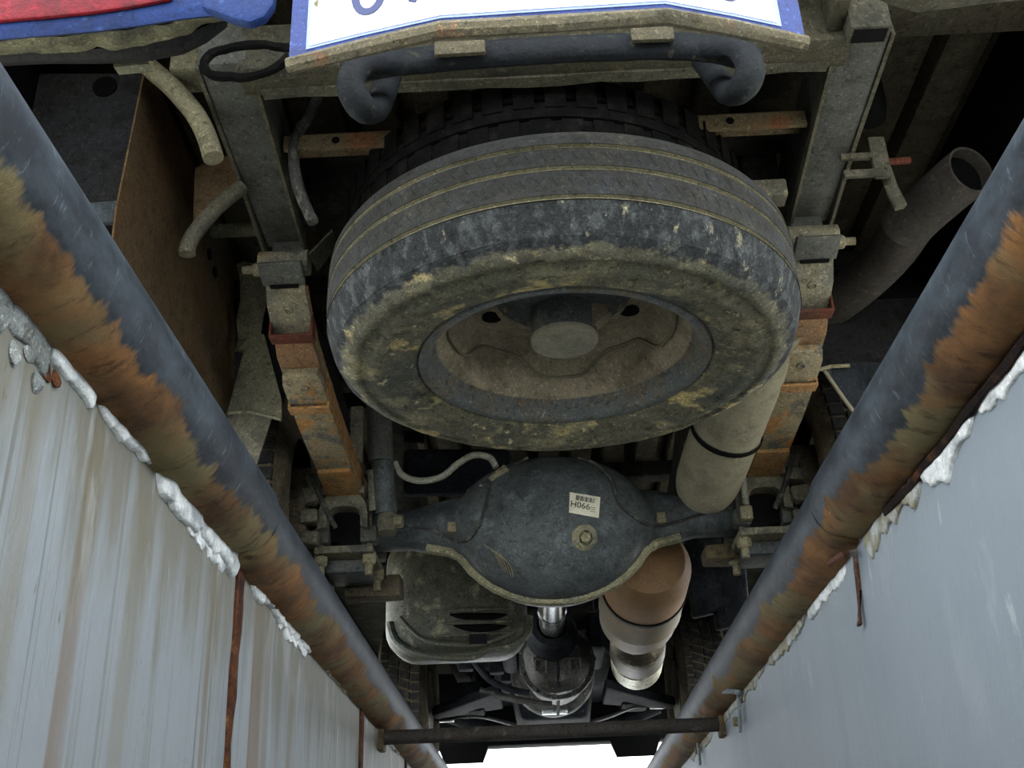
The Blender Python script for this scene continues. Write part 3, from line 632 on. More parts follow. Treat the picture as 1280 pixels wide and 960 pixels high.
# right: pale underside of the corner step and beam
m = MB(); R = []
for px, py in ((1090, -40), (1130, -22), (1165, -12), (1210, -17), (1260, -24), (1300, -28)):
    u = P(px, py, Y=1.12); R.append([u, u + V(0, -.02, .05), u + V(0, .02, .09), u + V(0, .06, .02)])
T(m.rings(R), 'bumper_step', 'frame_dusty', smooth=60)
T(MB().box(.59, .95, 1.36, 1.43, .765, .82), 'rear_beam', 'bed_floor', bevel=.006)
T(MB().box(-.95, -.50, 1.36, 1.42, .80, .88), 'rear_beam', 'cross_dust', bevel=.006)
# lamp wiring loop near left corner
lw = PY(1.28, (365, 60), (320, 56), (280, 62), (256, 76), (262, 92), (300, 97), (335, 90), (362, 70))
T(MB().tube(lw, .007, 8, 4), 'lamp_cable', 'rubber_tread', jitter=.003, jscale=50)
T(MB().box(-.56, -.46, 1.40, 1.46, .75, .86), 'lamp_bracket', 'liner_olive', bevel=.004)

# ---- left side: dark splash panel, brown side sheet, fuel filler hose, braces
dp = [P(-20, 92, Y=1.46), P(182, 92, Y=1.46), P(146, 262, Y=1.46), P(90, 262, Y=1.46), P(-20, 240, Y=1.46)]
splash = T(MB().prism(dp, (0, .008, 0)), 'splash_panel', 'liner_dark')
ep = [P(85, 255, Y=1.455), P(147, 250, Y=1.455), P(141, 277, Y=1.455), P(112, 279, Y=1.455)]
MB().prism(ep, (0, .012, 0)).build('panel_edge', 'liner_edge', splash, .002)
MB().lathe([(0, -.001), (.021, -.001), (.021, .002), (0, .002)], P(131, 108, Y=1.458), (0, 1, 0), 24).build('panel_hole', 'body_black', splash)
T(MB().box(-.95, -.64, 1.47, 1.9, .50, .508), 'splash_shelf', 'liner_dark')
xs = -.62
sp_ = [P(180, 95, X=xs), P(197, 104, X=xs), P(218, 152, X=xs), P(243, 206, X=xs), P(238, 222, X=xs), P(272, 262, X=xs), P(290, 322, X=xs), P(294, 420, X=xs), P(290, 522, X=xs), P(262, 520, X=xs), P(140, 310, X=xs), P(146, 262, X=xs)]
sheet = T(MB().prism(sp_, (-.003, 0, 0)), 'side_sheet', 'brown_sheet', smooth=20)
for px, py in ((262, 318), (269, 340)):
    MB().lathe([(0, -.001), (.012, -.001), (.012, .001), (0, .001)], P(px, py, X=xs + .002), (1, 0, 0), 14).build('sheet_slot', 'body_black', sheet)
# curled flange at the sheet's front edge
m = MB(); R = []
for a_, b_, w2 in ((296, 330, .03), (300, 350, .05), (300, 375, .055), (296, 400, .05), (298, 425, .04), (292, 440, .02)):
    u = P(a_, b_, X=-.60); R.append([u, u + V(w2 * .6, -.01, .0), u + V(w2, .02, .012), u + V(w2 * .7, .03, .012), u + V(0, .02, .01)])
T(m.rings(R), 'sheet_flange', 'liner_olive', smooth=60, jitter=.003)
# strip running up behind the sheet, along the bottom by the rail
T(MB().prism([P(150, 300, X=-.66), P(300, 560, X=-.66), P(270, 560, X=-.66), P(100, 280, X=-.66)], (-.01, 0, 0)), 'sill_panel', 'liner_dark')
T(MB().tube(PY(1.42, (186, 84), (214, 108), (242, 140), (258, 170), (267, 198)), .0165, 14, 5), 'filler_hose', 'hose_tan')
T(MB().hexa([P(243, 210, Y=1.62), P(300, 190, Y=1.62), P(306, 232, Y=1.62), P(240, 290, Y=1.62)], [v + V(0, .03, .03) for v in (P(243, 210, Y=1.62), P(300, 190, Y=1.62), P(306, 232, Y=1.62), P(240, 290, Y=1.62))]), 'gusset', 'brown_sheet', bevel=.003)
T(MB().tube([P(302, 234, Y=1.60), P(268, 262, Y=1.58), P(238, 300, Y=1.56), P(234, 318, Y=1.56)], .014, 10, 4), 'brace_rod', 'frame_dusty')
T(MB().box(-.60, -.49, 1.80, 1.82, .70, .722), 'brace_bar', 'liner_olive', bevel=.003)
# grey wheel liner tongue, folded
u = [P(312, 412, Y=2.05), P(330, 418, Y=2.05), P(352, 500, Y=2.05), P(352, 524, Y=2.05), P(340, 520, Y=2.05), P(284, 516, Y=2.05)]
ln = T(MB().prism(u, (0, .006, 0)), 'wheel_liner', 'liner_olive')
u = [P(284, 516, Y=2.052), P(340, 520, Y=2.052), P(316, 596, Y=2.09), P(278, 590, Y=2.09)]
MB().prism(u, (0, .006, 0)).build('liner_lower', 'frame_dusty', ln)
MB().tube(PY(2.045, (284, 516), (312, 514), (338, 521), (352, 524)), .004, 6).build('liner_fold', 'liner_olive', ln)
# cable with mud, right of the left rail
T(MB().tube(PY(1.55, (396, 122), (386, 146), (370, 172), (367, 200), (372, 232), (384, 262), (391, 278)), .010, 10, 4), 'wiring_hose', 'cable_black', jitter=.002, jscale=60)
m = MB(); R = []
T(MB().tube([V(-.30, 1.75, .78), V(-.30, 2.1, .74)], .05, 14), 'air_reservoir', 'dark_metal')

# ---- right side: hanger, tail pipe, mud flap
hx = .64
hang = T(MB().box(.618, .648, 1.60, 1.612, .615, .70), 'pipe_hanger', 'frame_dusty', bevel=.003)
MB().box(.565, .62, 1.60, 1.61, .618, .632).build('hanger_arm', 'frame_dusty', hang, .002)
MB().box(.565, .62, 1.60, 1.61, .655, .667).build('hanger_arm', 'frame_dusty', hang, .002)
MB().box(.648, .69, 1.61, 1.62, .65, .66).build('hanger_arm', 'rust_red', hang, .002)
MB().lathe([(0, 0), (.024, 0), (.03, .03), (.03, .09), (0, .09)], (.633, 1.60, .735), (0, 0, 1), 16).build('rubber_mount', 'body_black', hang)
MB().tube(PY(1.63, (1106, 212), (1116, 240), (1126, 258)), .012, 8).build('hanger_chain', 'frame_dusty', hang, jitter=.004, jscale=80)
tp = [V(.42, 2.42, .66), V(.50, 2.2, .70)] + [P(1000, 402, Z=.66), P(1060, 366, Z=.655), P(1110, 320, Z=.65), P(1140, 278, Z=.64), P(1180, 240, Z=.63), P(1214, 212, Z=.625)]
T(MB().tube(tp, .046, 20, 5, inner=.9), 'tail_pipe', 'exhaust_dark')
MB().lathe([(0, 0), (.041, 0), (.041, .004), (0, .004)], tp[-1].lerp(tp[-2], .35), tp[-2] - tp[-1], 24).build('pipe_shade_disc', 'body_black', bpy.data.objects['tail_pipe'])  # black disc stands in for the shade inside the open pipe
fl = [P(1028, 458, Y=2.02), P(1075, 452, Y=2.02), P(1135, 456, Y=2.02), P(1165, 470, Y=2.02), P(1118, 552, Y=2.05), P(1096, 548, Y=2.05), P(1080, 530, Y=2.045)]
flap = T(MB().prism(fl, (0, .008, 0)), 'mud_flap', 'flap_black')
MB().tube(PY(2.01, (1024, 462), (1040, 458), (1062, 457)), .004, 6).build('flap_wire', 'bolt_pale', flap)
MB().tube([P(1028, 460, Y=2.018), P(1056, 500, Y=2.03), P(1080, 532, Y=2.043), P(1098, 549, Y=2.048)], .004, 6).build('flap_edge', 'exhaust_grey', flap)
T(MB().prism([P(1040, 380, Y=2.3), P(1200, 330, Y=2.3), P(1260, 460, Y=2.3), P(1040, 470, Y=2.3)], (0, .01, 0)), 'wheel_liner', 'liner_dark')
T(MB().prism([P(1150, 345, Y=2.25), P(1175, 352, Y=2.25), P(1192, 368, Y=2.25), P(1160, 362, Y=2.25)], (0, .01, 0)), 'liner_clip', 'exhaust_dark')

# ---- leaf springs
def interp(tab, y):
    for (a_, za), (b_, zb_) in zip(tab, tab[1:]):
        if y <= b_: return za + (zb_ - za) * (y - a_) / (b_ - a_)
    return tab[-1][1]
BOT = [(1.70, .60), (1.76, .555), (1.80, .515), (1.90, .473), (2.0, .456), (2.15, .438), (2.30, .428), (2.46, .420), (2.58, .418), (2.9, .43), (3.2, .48), (3.4, .54)]
def spring(s):
    x = X0 + s * .49; inn = -s
    def leaf(y0, y1, dz, w, t, mat, name, parent, n=16, tap=None):
        pts = [V(x, y0 + (y1 - y0) * i / n, 0) for i in range(n + 1)]
        for q in pts: q.z = interp(BOT, q.y) + dz
        ws = [w] * (n + 1)
        if tap: ws[0] = w * tap; ws[1] = w * (1 + tap) / 2 if tap < .8 else w
        return MB().strip(pts, ws, t).build(name, mat, parent, .0025)
    main = leaf(1.79, 3.38, .034, .078, .014, 'leaf_rust', 'leaf_spring', truck, 40)
    leaf(1.765, 3.2, .019, .078, .015, 'leaf_grey', 'leaf', main, 34, .9)
    leaf(1.86, 2.9, .003, .078, .016, 'rust_strap', 'leaf', main, 24, .9)
    leaf(1.935, 2.75, -.016, .080, .019, 'leaf_mix', 'leaf', main, 24, .85)
    leaf(2.32, 2.47, -.026, .077, .010, 'leaf_rust', 'leaf', main, 10, .95)
    # inner face of the stack shows as bare orange edges
    for k, dz in enumerate((-.012, .006, .022)):
        pts = [V(x + inn * .0405, 2.0 + .46 * i / 12, 0) for i in range(13)]
        for q in pts: q.z = interp(BOT, q.y) + dz
        MB().strip(pts, .004, .012).build('leaf_edge', 'leaf_orange', main, .001)
    # clips
    for y, mt, w in ((1.855, 'rust_red', .083), (2.045, 'leaf_orange', .084)):
        z = interp(BOT, y)
        c = MB(); dz = -.022 if y > 1.9 else -.001
        c.box(x - w / 2, x + w / 2, y - .016, y + .016, z + dz - .004, z + dz + .002)
        c.box(x - w / 2, x - w / 2 + .005, y - .016, y + .016, z + dz, z + .04); c.box(x + w / 2 - .005, x + w / 2, y - .016, y + .016, z + dz, z + .04)
        c.build('spring_clip', mt, main, .0015)
    for y, dz in ((1.812, .019), (1.975, -.016)):
        MB().lathe([(.009, .002), (.009, -.004), (.006, -.005), (.006, -.002), (0, -.002)], (x, y, interp(BOT, y) + dz), (0, .25, 1), 12).build('leaf_rivet', 'leaf_grey', main)
    # shackle
    sh = T(MB().hexa([V(x - .040, 1.715, .572), V(x + .040, 1.715, .572), V(x + .040, 1.772, .556), V(x - .040, 1.772, .556)], [V(x - .040, 1.73, .584), V(x + .040, 1.73, .584), V(x + .040, 1.772, .57), V(x - .040, 1.772, .57)]).box(x - .03, x + .03, 1.78, 1.80, .58, .70), 'spring_shackle', 'frame_paint', bevel=.003)
    MB().lathe([(0, -.046), (.024, -.046), (.024, .046), (0, .046)], (x, 1.765, .600), (1, 0, 0), 18).build('spring_eye', 'leaf_grey', sh)
    MB().box(x - .026, x + .026, 1.768, 1.776, .553, .562).build('shackle_slot', 'body_black', sh)
    bolt('shackle_bolt', V(x + s * .044, 1.765, .590), (s, 0, 0), .014, .014, 'bolt_pale', sh, .02)
    g_ = MB().hexa([V(x + inn * .05, 1.74, .60), V(x + inn * .055, 1.80, .60), V(x + inn * .055, 1.80, .606), V(x + inn * .05, 1.74, .606)], [V(x + inn * .085, 1.77, .67), V(x + inn * .085, 1.82, .67), V(x + inn * .085, 1.82, .676), V(x + inn * .085, 1.77, .676)])
    g_.build('shackle_ear', 'frame_dusty', sh)
    # hanger arch + spring seat + U bolts
    seat = T(MB().strip([V(x, 2.44, .395), V(x, 2.50, .40), V(x, 2.70, .40)], .10, .02), 'spring_seat', 'pad_metal', bevel=.004)
    arch = MB(); R = []
    for i in range(13):
        q = math.pi * i / 12; cx, cz = math.cos(q), math.sin(q)
        cx = math.copysign(abs(cx) ** .55, cx); cz = abs(cz) ** .6
        R.append([V(x + cx * .040, 2.46, .322 + cz * .05), V(x + cx * .058, 2.452, .315 + cz * .085), V(x + cx * .058, 2.52, .315 + cz * .085), V(x + cx * .040, 2.52, .322 + cz * .05)])
    arch.rings(R).build('bump_stop_arch', 'pad_metal', seat, smooth=50)
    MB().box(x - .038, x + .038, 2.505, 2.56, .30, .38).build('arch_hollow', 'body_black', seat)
    pl = T(MB().box(x - .068, x + .068, 2.47, 2.67, .262, .280), 'spring_plate', 'pad_metal', bevel=.004, jitter=.001)
    MB().box(x - .05, x + .05, 2.52, 2.64, .23, .262).build('plate_block', 'carrier_black', pl, .006)
    for dx in (-.056, .056):
        for dy in (2.50, 2.635):
            ub = MB().tube([V(x + dx, dy, .44), V(x + dx, dy, .22)], .0075, 8).build('u_bolt', 'pad_metal', pl)
            bolt('nut', V(x + dx, dy, .262), (0, 0, -1), .017, .022, 'bolt_pale', ub, .024)
            MB().box(x + dx - .02, x + dx + .02, dy - .02, dy + .02, .290, .330).build('u_bolt_saddle', 'frame_paint', ub, .006)
spring(-1); spring(1)

# ---- rear axle: banjo housing
def axle():
    R = []; n = 36
    XSn = [-.60, -.42, -.33, -.27, -.22, -.17, -.12, -.07, -.03, 0, .03, .07, .12, .17, .22, .27, .33, .42, .60]
    def prof(ax):
        a_ = abs(ax)
        if a_ > .34: return .048, .046, 0
        f = max(0, 1 - (a_ / .34) ** 1.7)
        f2 = math.sqrt(max(0, 1 - (a_ / .235) ** 2)) if a_ < .235 else 0
        rz = max(.048 + .05 * f, .178 * f2)
        ry = .045 + .025 * f + .075 * f2
        return rz, ry, -.02 * f2
    xs_ = sorted(set(XSn + [i * .0125 for i in range(-27, 28)]))
    for ax in xs_:
        rz, ry, dz = prof(ax)
        ring = []
        for j in range(n):
            q = 2 * math.pi * j / n; c, s_ = math.cos(q), math.sin(q)
            c = math.copysign(abs(c) ** .8, c)
            ring.append(V(X0 - .005 + ax, YA + ry * c * (1.15 if c < 0 else .9), ZA + dz + rz * s_))
        R.append(ring)
    return MB().rings(R)
ax_mb = axle()
axle_o = T(ax_mb, 'rear_axle', 'axle_paint', smooth=60)
AX = BVHTree.FromPolygons([tuple(v) for v in ax_mb.v], ax_mb.f)
def hit(px, py, lift=.003):
    d = (BM @ Vector((px - 640.0, 480.0 - py, -F))).normalized()
    loc, nn, _, _ = AX.ray_cast(CAM, d)
    if loc is None: return None
    if nn.dot(d) > 0: nn = -nn
    return loc + nn * lift, nn
# seam flange under the housing
fl_pts = []
for i in range(45):
    ax = -.30 + .60 * i / 44
    a_ = abs(ax); f = max(0, 1 - (a_ / .34) ** 1.7); f2 = math.sqrt(max(0, 1 - (a_ / .235) ** 2)) if a_ < .235 else 0
    rz = max(.048 + .05 * f, .178 * f2)
    fl_pts.append(V(X0 - .005 + ax, YA - .012, ZA - .02 * f2 - rz - .001))
MB().tube([q + V(0, -.012, .004) for q in fl_pts], .017, 8, flat=((0, 0, 1), .7)).build('housing_flange', 'axle_dust', axle_o, jitter=.0025, jscale=50)
def hug(name, px, r, mat, parent, n=6, lift=.004):
    pts = []
    c = catmull([V(a_, b_, 0) for a_, b_ in px], n)
    last = None
    for q in c:
        h = hit(q.x, q.y, lift)
        if h: last = h[0]; pts.append(h[0])
        else: pts.append(P(q.x, q.y, Y=(last.y if last else YA - .05)))
    return MB().tube(pts, r, 6).build(name, mat, parent)
hug('brake_pipe', [(612, 604), (608, 628), (600, 655), (586, 674), (568, 674), (540, 662), (500, 657)], .0035, 'cable_black', axle_o)
hug('brake_pipe', [(722, 574), (745, 582), (764, 602), (772, 628), (790, 645), (815, 658), (836, 655), (880, 642), (915, 636)], .0035, 'cable_black', axle_o)
for px, py in ((567, 660), (826, 648)):
    h = hit(px, py) or (P(px, py, Y=YA - .05), V(0, -1, 0))
    MB().box(h[0].x - .011, h[0].x + .011, h[0].y - .010, h[0].y + .010, h[0].z - .013, h[0].z + .013).build('pipe_clip', 'bolt_pale', axle_o, .004, jitter=.003, jscale=90)
h = hit(731, 672); bolt('filler_plug', h[0], h[1], .013, .010, 'bolt_pale', axle_o)
MB().lathe([(0, .003), (.030, -.003), (.024, .003), (.016, .006)], h[0], h[1], 16).build('plug_ring', 'axle_dust', axle_o, jitter=.003, jscale=60)
# sticker
c4 = [hit(a_, b_, .002) for a_, b_ in ((711, 641), (748, 648), (750, 622), (712, 616))]
nn = sum((c[1] for c in c4), V(0, 0, 0)).normalized()
st = MB().prism([c[0] for c in c4], nn * .0012).build('sticker', 'sticker_white', axle_o, smooth=0)
o_ = sum((c[0] for c in c4), V(0, 0, 0)) / 4; xa = (c4[1][0] - c4[0][0]).normalized()
wst = (c4[1][0] - c4[0][0]).length; hst = (c4[3][0] - c4[0][0]).length
mt = frame_mtx(o_ + nn * .0022, xa, None, nn)
def smt(dx, dy): return mt @ Matrix.Translation((dx * wst, dy * hst, 0))
text_mesh('H066', wst * .30, 'sticker_ink', 'sticker_code', st, smt(-.14, -.08), .0003)
for k in range(13):
    w_ = (.012, .02, .009)[k % 3]
    m_ = smt(-.30 + k * .05, .27); q = [m_ @ V(a_ * wst, b_ * hst, 0) for a_, b_ in ((-w_, -.12), (w_, -.12), (w_, .12), (-w_, .12))]
    MB().add(q, [(0, 1, 2, 3)]).build('sticker_bar', 'sticker_ink', st, smooth=0)
for k in range(3):
    m_ = smt(.30, -.06 - .1 * k); q = [m_ @ V(a_ * wst, b_ * hst, 0) for a_, b_ in ((-.10, -.02), (.08, -.02), (.08, .02), (-.10, .02))]
    MB().add(q, [(0, 1, 2, 3)]).build('sticker_line', 'carrier_grey', st, smooth=0)
# dry grass stuck to the left lower flange
rnd = random.Random(3)
for k in range(5):
    a_ = [(605 + k * 5, 680 + k * 3), (618 + k * 5, 690 + k * 4), (630 + k * 3, 712 + k * 2)]
    hug('straw', a_, .0009, 'bolt_pale', axle_o, 3, .003)

# ---- brake hose, fitting
T(MB().tube(PY(2.46, (493, 578), (503, 594), (525, 601), (552, 596), (572, 580), (592, 569), (612, 572), (620, 584)), .008, 10, 5), 'brake_hose', 'hose_grey')
ft = T(MB().tube(PY(2.47, (614, 602), (622, 594), (634, 586)), .012, 6), 'hose_fitting', 'bolt_pale', jitter=.003, jscale=90)
MB().tube(PY(2.47, (632, 588), (645, 580), (660, 572)), .003, 6).build('fitting_pipe', 'cable_black', ft)
MB().tube([P(612, 603, Y=2.47), P(603, 608, Y=2.47), P(600, 606, Y=2.47)], .0035, 6).build('fitting_pipe', 'hose_grey', ft)
T(MB().prism(PY(2.60, (584, 612), (592, 609), (596, 617), (588, 621)), (0, .004, 0)), 'paper_tag', 'cloth_white')
T(MB().prism(PY(2.9, (502, 560), (640, 560), (640, 616), (502, 620)), (0, .05, .01)), 'heat_shield', 'engine_dark', bevel=.02)

# ---- shock absorber (left)
xsx = -.338
sk = T(MB().lathe([(0, 0), (.030, 0), (.030, .30), (0, .30)], V(-.352, 2.44, .47), (-.03, -.12, 1), 24), 'shock_absorber', 'frame_paint')
MB().lathe([(0, 0), (.026, 0), (.026, .15), (0, .15)], V(-.340, 2.465, .350), (-.08, -.16, 1), 24).build('shock_body', 'axle_paint', sk)
MB().lathe([(0, -.02), (.021, -.02), (.024, .0), (.021, .02), (0, .02)], V(-.337, 2.462, .322), (1, 0, 0), 20).build('shock_eye', 'frame_dusty', sk)
MB().tube([V(-.337, 2.46, .30), V(-.338, 2.465, .352)], .022, 12).build('shock_neck', 'frame_dusty', sk)
bolt('shock_bolt', V(-.315, 2.45, .325), (1, 0, 0), .016, .016, 'bolt_pale', sk)
T(MB().box(-.42, -.39, 2.40, 2.42, .46, .60), 'shock_bracket', 'pad_metal', bevel=.003)
T(MB().tube([V(-.375, 2.44, .45), V(-.37, 2.455, .355)], .009, 8), 'stop_rod', 'pad_metal')
T(MB().lathe([(.014, h_ * .006 + d_) if d_ else (.018, h_ * .006) for h_ in range(9) for d_ in (0, .003)], P(505, 546, Y=2.5), (1, .1, 0), 14), 'breather_hose', 'body_black')

# ---- exhaust: over-axle resonator, muffler, catalyst, flexible joint
a_, b_ = P(885, 600, Y=2.34), P(908, 538, Y=2.20)
d = (b_ - a_); ux = d.normalized()
res = T(MB().tube([a_ - ux * .062, a_ - ux * .056, a_ - ux * .04, a_ - ux * .02, a_, a_.lerp(b_, .5), b_, b_ + ux * .30], [.028, .05, .062, .068, .071, .074, .074, .074], 32), 'resonator', 'exhaust_grey', smooth=50)
MB().lathe([(.0765, -.006), (.079, -.002), (.079, .004), (.0765, .008)], b_, ux, 32).build('resonator_seam', 'body_black', res)
T(MB().tube([b_ + ux * .28, V(.40, 2.02, .70), V(.44, 2.2, .74), V(.42, 2.42, .66)], .040, 14, 4), 'exhaust_link', 'exhaust_dark')
mf0, mf1 = P(812, 700, Y=2.78), P(797, 770, Y=3.28)
ux = (mf1 - mf0).normalized()
muf = T(MB().lathe([(0, -.21), (.03, -.20), (.09, -.18), (.112, -.12), (.114, 0), (.114, .02), (.112, .022)], mf0.lerp(mf1, .35), ux, 40), 'muffler', 'muffler_tan', smooth=45)
MB().lathe([(.112, .018), (.118, .022), (.118, .036), (.113, .04)], mf0.lerp(mf1, .35), ux, 40).build('muffler_band', 'body_black', muf)
MB().lathe([(.113, .038), (.116, .05), (.117, .20), (.119, .21), (.116, .225), (.113, .32), (.095, .40), (.06, .43)], mf0.lerp(mf1, .35), ux, 40).build('muffler_shell', 'muffler_shell', muf)
q = P(786, 778, Y=3.12); MB().lathe([(0, 0), (.008, 0), (.008, .006), (0, .008)], q, (0, -.6, -.8), 10).build('muffler_stud', 'bright_metal', muf)
c0 = P(797, 805, Y=3.72); ux = (P(795, 840, Y=4.25) - c0).normalized()
cat = T(MB().lathe([(.045, -.3), (.05, -.14), (.090, -.10), (.092, .0), (.094, .12), (.088, .16)], c0, ux, 32), 'catalyst', 'cat_metal', smooth=45)
prof = []
for k in range(6): prof += [(.074, .17 + k * .034), (.092, .178 + k * .034), (.092, .192 + k * .034), (.074, .20 + k * .034)]
MB().lathe(prof + [(.05, .38), (0, .38)], c0, ux, 32).build('flexible_joint', 'flex_metal', cat, smooth=30)
for x_, y_ in ((.335, 3.45), (.17, 3.45)): T(MB().tube([V(x_, y_, .35), V(x_, y_, .62)], .008, 8), 'muffler_hanger', 'dark_metal')
T(MB().tube([P(921, 545, Y=2.36), P(927, 585, Y=2.40), P(932, 630, Y=2.44)], .008, 8), 'brake_cable', 'hose_grey')
q = P(932, 640, Y=2.44); T(MB().box(q.x - .014, q.x + .014, q.y - .012, q.y + .012, q.z - .02, q.z + .012), 'cable_clip', 'bolt_pale', bevel=.003)

# ---- fuel tank
def tank():
    cx, x0_, x1_ = -.24, -.45, -.03
    R = []
    def rrect(xa, xb, za, zb_, r, y, n=6):
        out = []
        for (cx_, cz_, st_) in ((xb - r, zb_ - r, 0), (xa + r, zb_ - r, 90), (xa + r, za + r, 180), (xb - r, za + r, 270)):
            for k in range(n + 1):
                q = math.radians(st_ + 90 * k / n); out.append(V(cx_ + r * math.cos(q), y, cz_ + r * math.sin(q)))
        return out
    for y, ins, zt in ((3.19, .09, .0), (3.195, .06, .0), (3.21, .03, 0), (3.24, .01, 0), (3.28, 0, 0), (3.36, .005, 0), (3.44, .03, 0), (3.47, .07, 0)):
        R.append(rrect(x0_ + ins, x1_ - ins, .185 + ins * .9, .56 - ins, .09 - ins * .4, y))
    return MB().rings(R)
tk = T(tank(), 'fuel_tank', 'tank_metal', smooth=50)
# flange seam, slots, straps, ribs in the rear face
MB().tube([P(487, 778, Y=3.215), P(494, 800, Y=3.215), P(515, 815, Y=3.21), P(550, 822, Y=3.205), P(590, 822, Y=3.20), P(610, 812, Y=3.2), P(640, 806, Y=3.2), P(658, 792, Y=3.215), P(661, 770, Y=3.22)], .013, 8, 3, flat=((0, 0, 1), .7)).build('tank_seam', 'tank_metal', tk, jitter=.0015)
MB().tube([P(500, 772, Y=3.2), P(530, 800, Y=3.195), P(580, 806, Y=3.19), P(612, 802, Y=3.19), P(648, 786, Y=3.2)], .008, 8, 4).build('tank_bead', 'tank_metal', tk)
for yy, x0_, x1_ in ((771, 562, 634), (785, 567, 634)):
    pts = [P(x0_ + (x1_ - x0_) * i / 8, yy - 3 + 3 * math.cos((i / 8 - .5) * 3), Y=3.188) for i in range(9)]
    MB().tube(pts, [.002, .007, .010, .011, .012, .011, .010, .007, .002], 8, flat=((0, 1, 0), .5)).build('tank_slot', 'body_black', tk)
for yy, r in ((762, .009), (778, .008), (793, .007)):
    MB().tube([P(545, yy + 2, Y=3.192), P(590, yy, Y=3.188), P(640, yy - 2, Y=3.192)], [.003, r, .003], 8, 4).build('tank_rib', 'tank_metal', tk)
q = P(600, 800, Y=3.185); MB().box(q.x - .03, q.x + .02, 3.17, 3.19, q.z - .012, q.z + .014).build('tank_tab', 'tank_slot', tk)
# ---- propeller shaft, gearbox, engine underside
T(MB().tube([V(X0 - .003, 2.70, .345), V(X0 - .003, 3.35, .375), V(X0 - .003, 3.80, .385)], .043, 24), 'propeller_shaft', 'shaft_steel')
T(MB().lathe([(.0435, 0), (.047, .004), (.047, .05), (.0435, .055)], V(X0 - .003, 3.52, .380), (0, 1, .02), 24), 'shaft_collar', 'shaft_steel')
gz = .318
gb = T(MB().lathe([(0, -.02), (.085, -.02), (.105, 0), (.118, .03), (.120, .2), (.112, .45), (.09, .5), (0, .5)], V(X0 + .012, 3.93, gz), (0, 1, .06), 28), 'gearbox', 'gearbox_alloy', smooth=30, jitter=.006, jscale=16)
MB().lathe([(.052, -.06), (.072, -.055), (.078, 0), (.09, .08), (.09, .3)], V(X0 - .003, 3.80, .388), (0, 1, 0), 28).build('gearbox_neck', 'engine_dark', gb)
MB().lathe([(.118, -.010), (.134, -.010), (.134, .010), (.118, .010)], V(X0 + .012, 4.0, gz), (0, 1, 0), 32).build('gearbox_ring', 'gearbox_alloy', gb, jitter=.003, jscale=40)
for k in range(11):
    q = math.pi * 2 * k / 11; bolt('gearbox_bolt', V(X0 + .012 + math.cos(q) * .127, 3.99, gz + math.sin(q) * .127), (0, -1, 0), .011, .01, 'gearbox_alloy', gb)
for dx in (-.07, -.035, .04, .075): MB().tube([V(X0 + .012 + dx, 3.91, gz + .06), V(X0 + .012 + dx * 1.1, 3.905, gz - .05)], .006, 6).build('gearbox_rib', 'gearbox_alloy', gb)
MB().tube([V(X0 + .012, 3.905, gz + .05), V(X0 + .012, 3.92, gz - .10), V(X0 + .012, 4.5, gz - .10)], .007, 6).build('gearbox_rib', 'engine_dark', gb)
MB().tube([V(X0 - .07, 3.905, gz - .01), V(X0 + .09, 3.905, gz - .01)], .006, 6).build('gearbox_rib', 'gearbox_alloy', gb)
MB().lathe([(.10, -.02), (.165, -.015), (.17, 0), (.17, .03), (.10, .06)], V(X0, 4.55, .39), (0, 1, 0), 40).build('bell_flange', 'gearbox_alloy', gb, jitter=.003, jscale=30)
MB().box(X0 - .05, X0 + .05, 4.50, 4.53, .222, .238).build('gearbox_tab', 'bright_metal', gb, .004)
for s in (-1, 1):
    MB().box(X0 + s * .16 - .03, X0 + s * .16 + .03, 4.0, 4.4, .36, .49).build('gearbox_side_cover', 'engine_dark', gb, .02)
T(MB().box(X0 - .42, X0 + .42, 4.05, 4.15, .46, .52), 'gearbox_crossmember', 'dark_metal', bevel=.01)
op = T(MB().hexa([V(X0 - .14, 4.80, .25), V(X0 + .14, 4.80, .25), V(X0 + .16, 5.30, .27), V(X0 - .16, 5.30, .27)], [V(X0 - .20, 4.72, .50), V(X0 + .20, 4.72, .50), V(X0 + .20, 5.35, .50), V(X0 - .20, 5.35, .50)]), 'oil_pan', 'engine_dark', bevel=.03)
T(MB().box(X0 - .26, X0 + .26, 4.72, 5.8, .48, .9), 'engine_block', 'engine_dark', bevel=.03)
fx = T(MB().tube([V(X0 - .5, 5.45, .40), V(X0 - .3, 5.45, .34), V(X0, 5.45, .32), V(X0 + .3, 5.45, .34), V(X0 + .5, 5.45, .40)], .04, 12, 5), 'front_crossmember', 'engine_dark')
sb = PZ(.33, (551, 899), (562, 898), (580, 895), (605, 896), (640, 905), (665, 908), (700, 907), (730, 904), (760, 896), (785, 886), (800, 882), (830, 881))
T(MB().tube(sb, .010, 8, 3), 'stabilizer_bar', 'gearbox_alloy')
for px, py in ((558, 899), (822, 882)):
    q = P(px, py, Z=.335); T(MB().box(q.x - .035, q.x + .035, q.y - .02, q.y + .02, q.z - .012, q.z + .012), 'stabilizer_clamp', 'bright_metal', bevel=.004)
for s in (-1, 1):
    T(MB().hexa([V(X0 + s * .22, YF - .2, .36), V(X0 + s * .22, YF + .2, .36), V(X0 + s * .52, YF + .05, .30), V(X0 + s * .52, YF - .05, .30)], [V(X0 + s * .22, YF - .2, .40), V(X0 + s * .22, YF + .2, .40), V(X0 + s * .52, YF + .05, .34), V(X0 + s * .52, YF - .05, .34)]), 'control_arm', 'engine_dark', bevel=.01)
    T(MB().box(X0 + s * .36 - .06, X0 + s * .36 + .06, 5.0, 5.2, .33, .46), 'engine_mount', 'engine_dark', bevel=.015)
T(MB().box(X0 - .86, X0 + .86, 6.10, 6.22, .335, .80), 'front_bumper', 'body_black', bevel=.02)
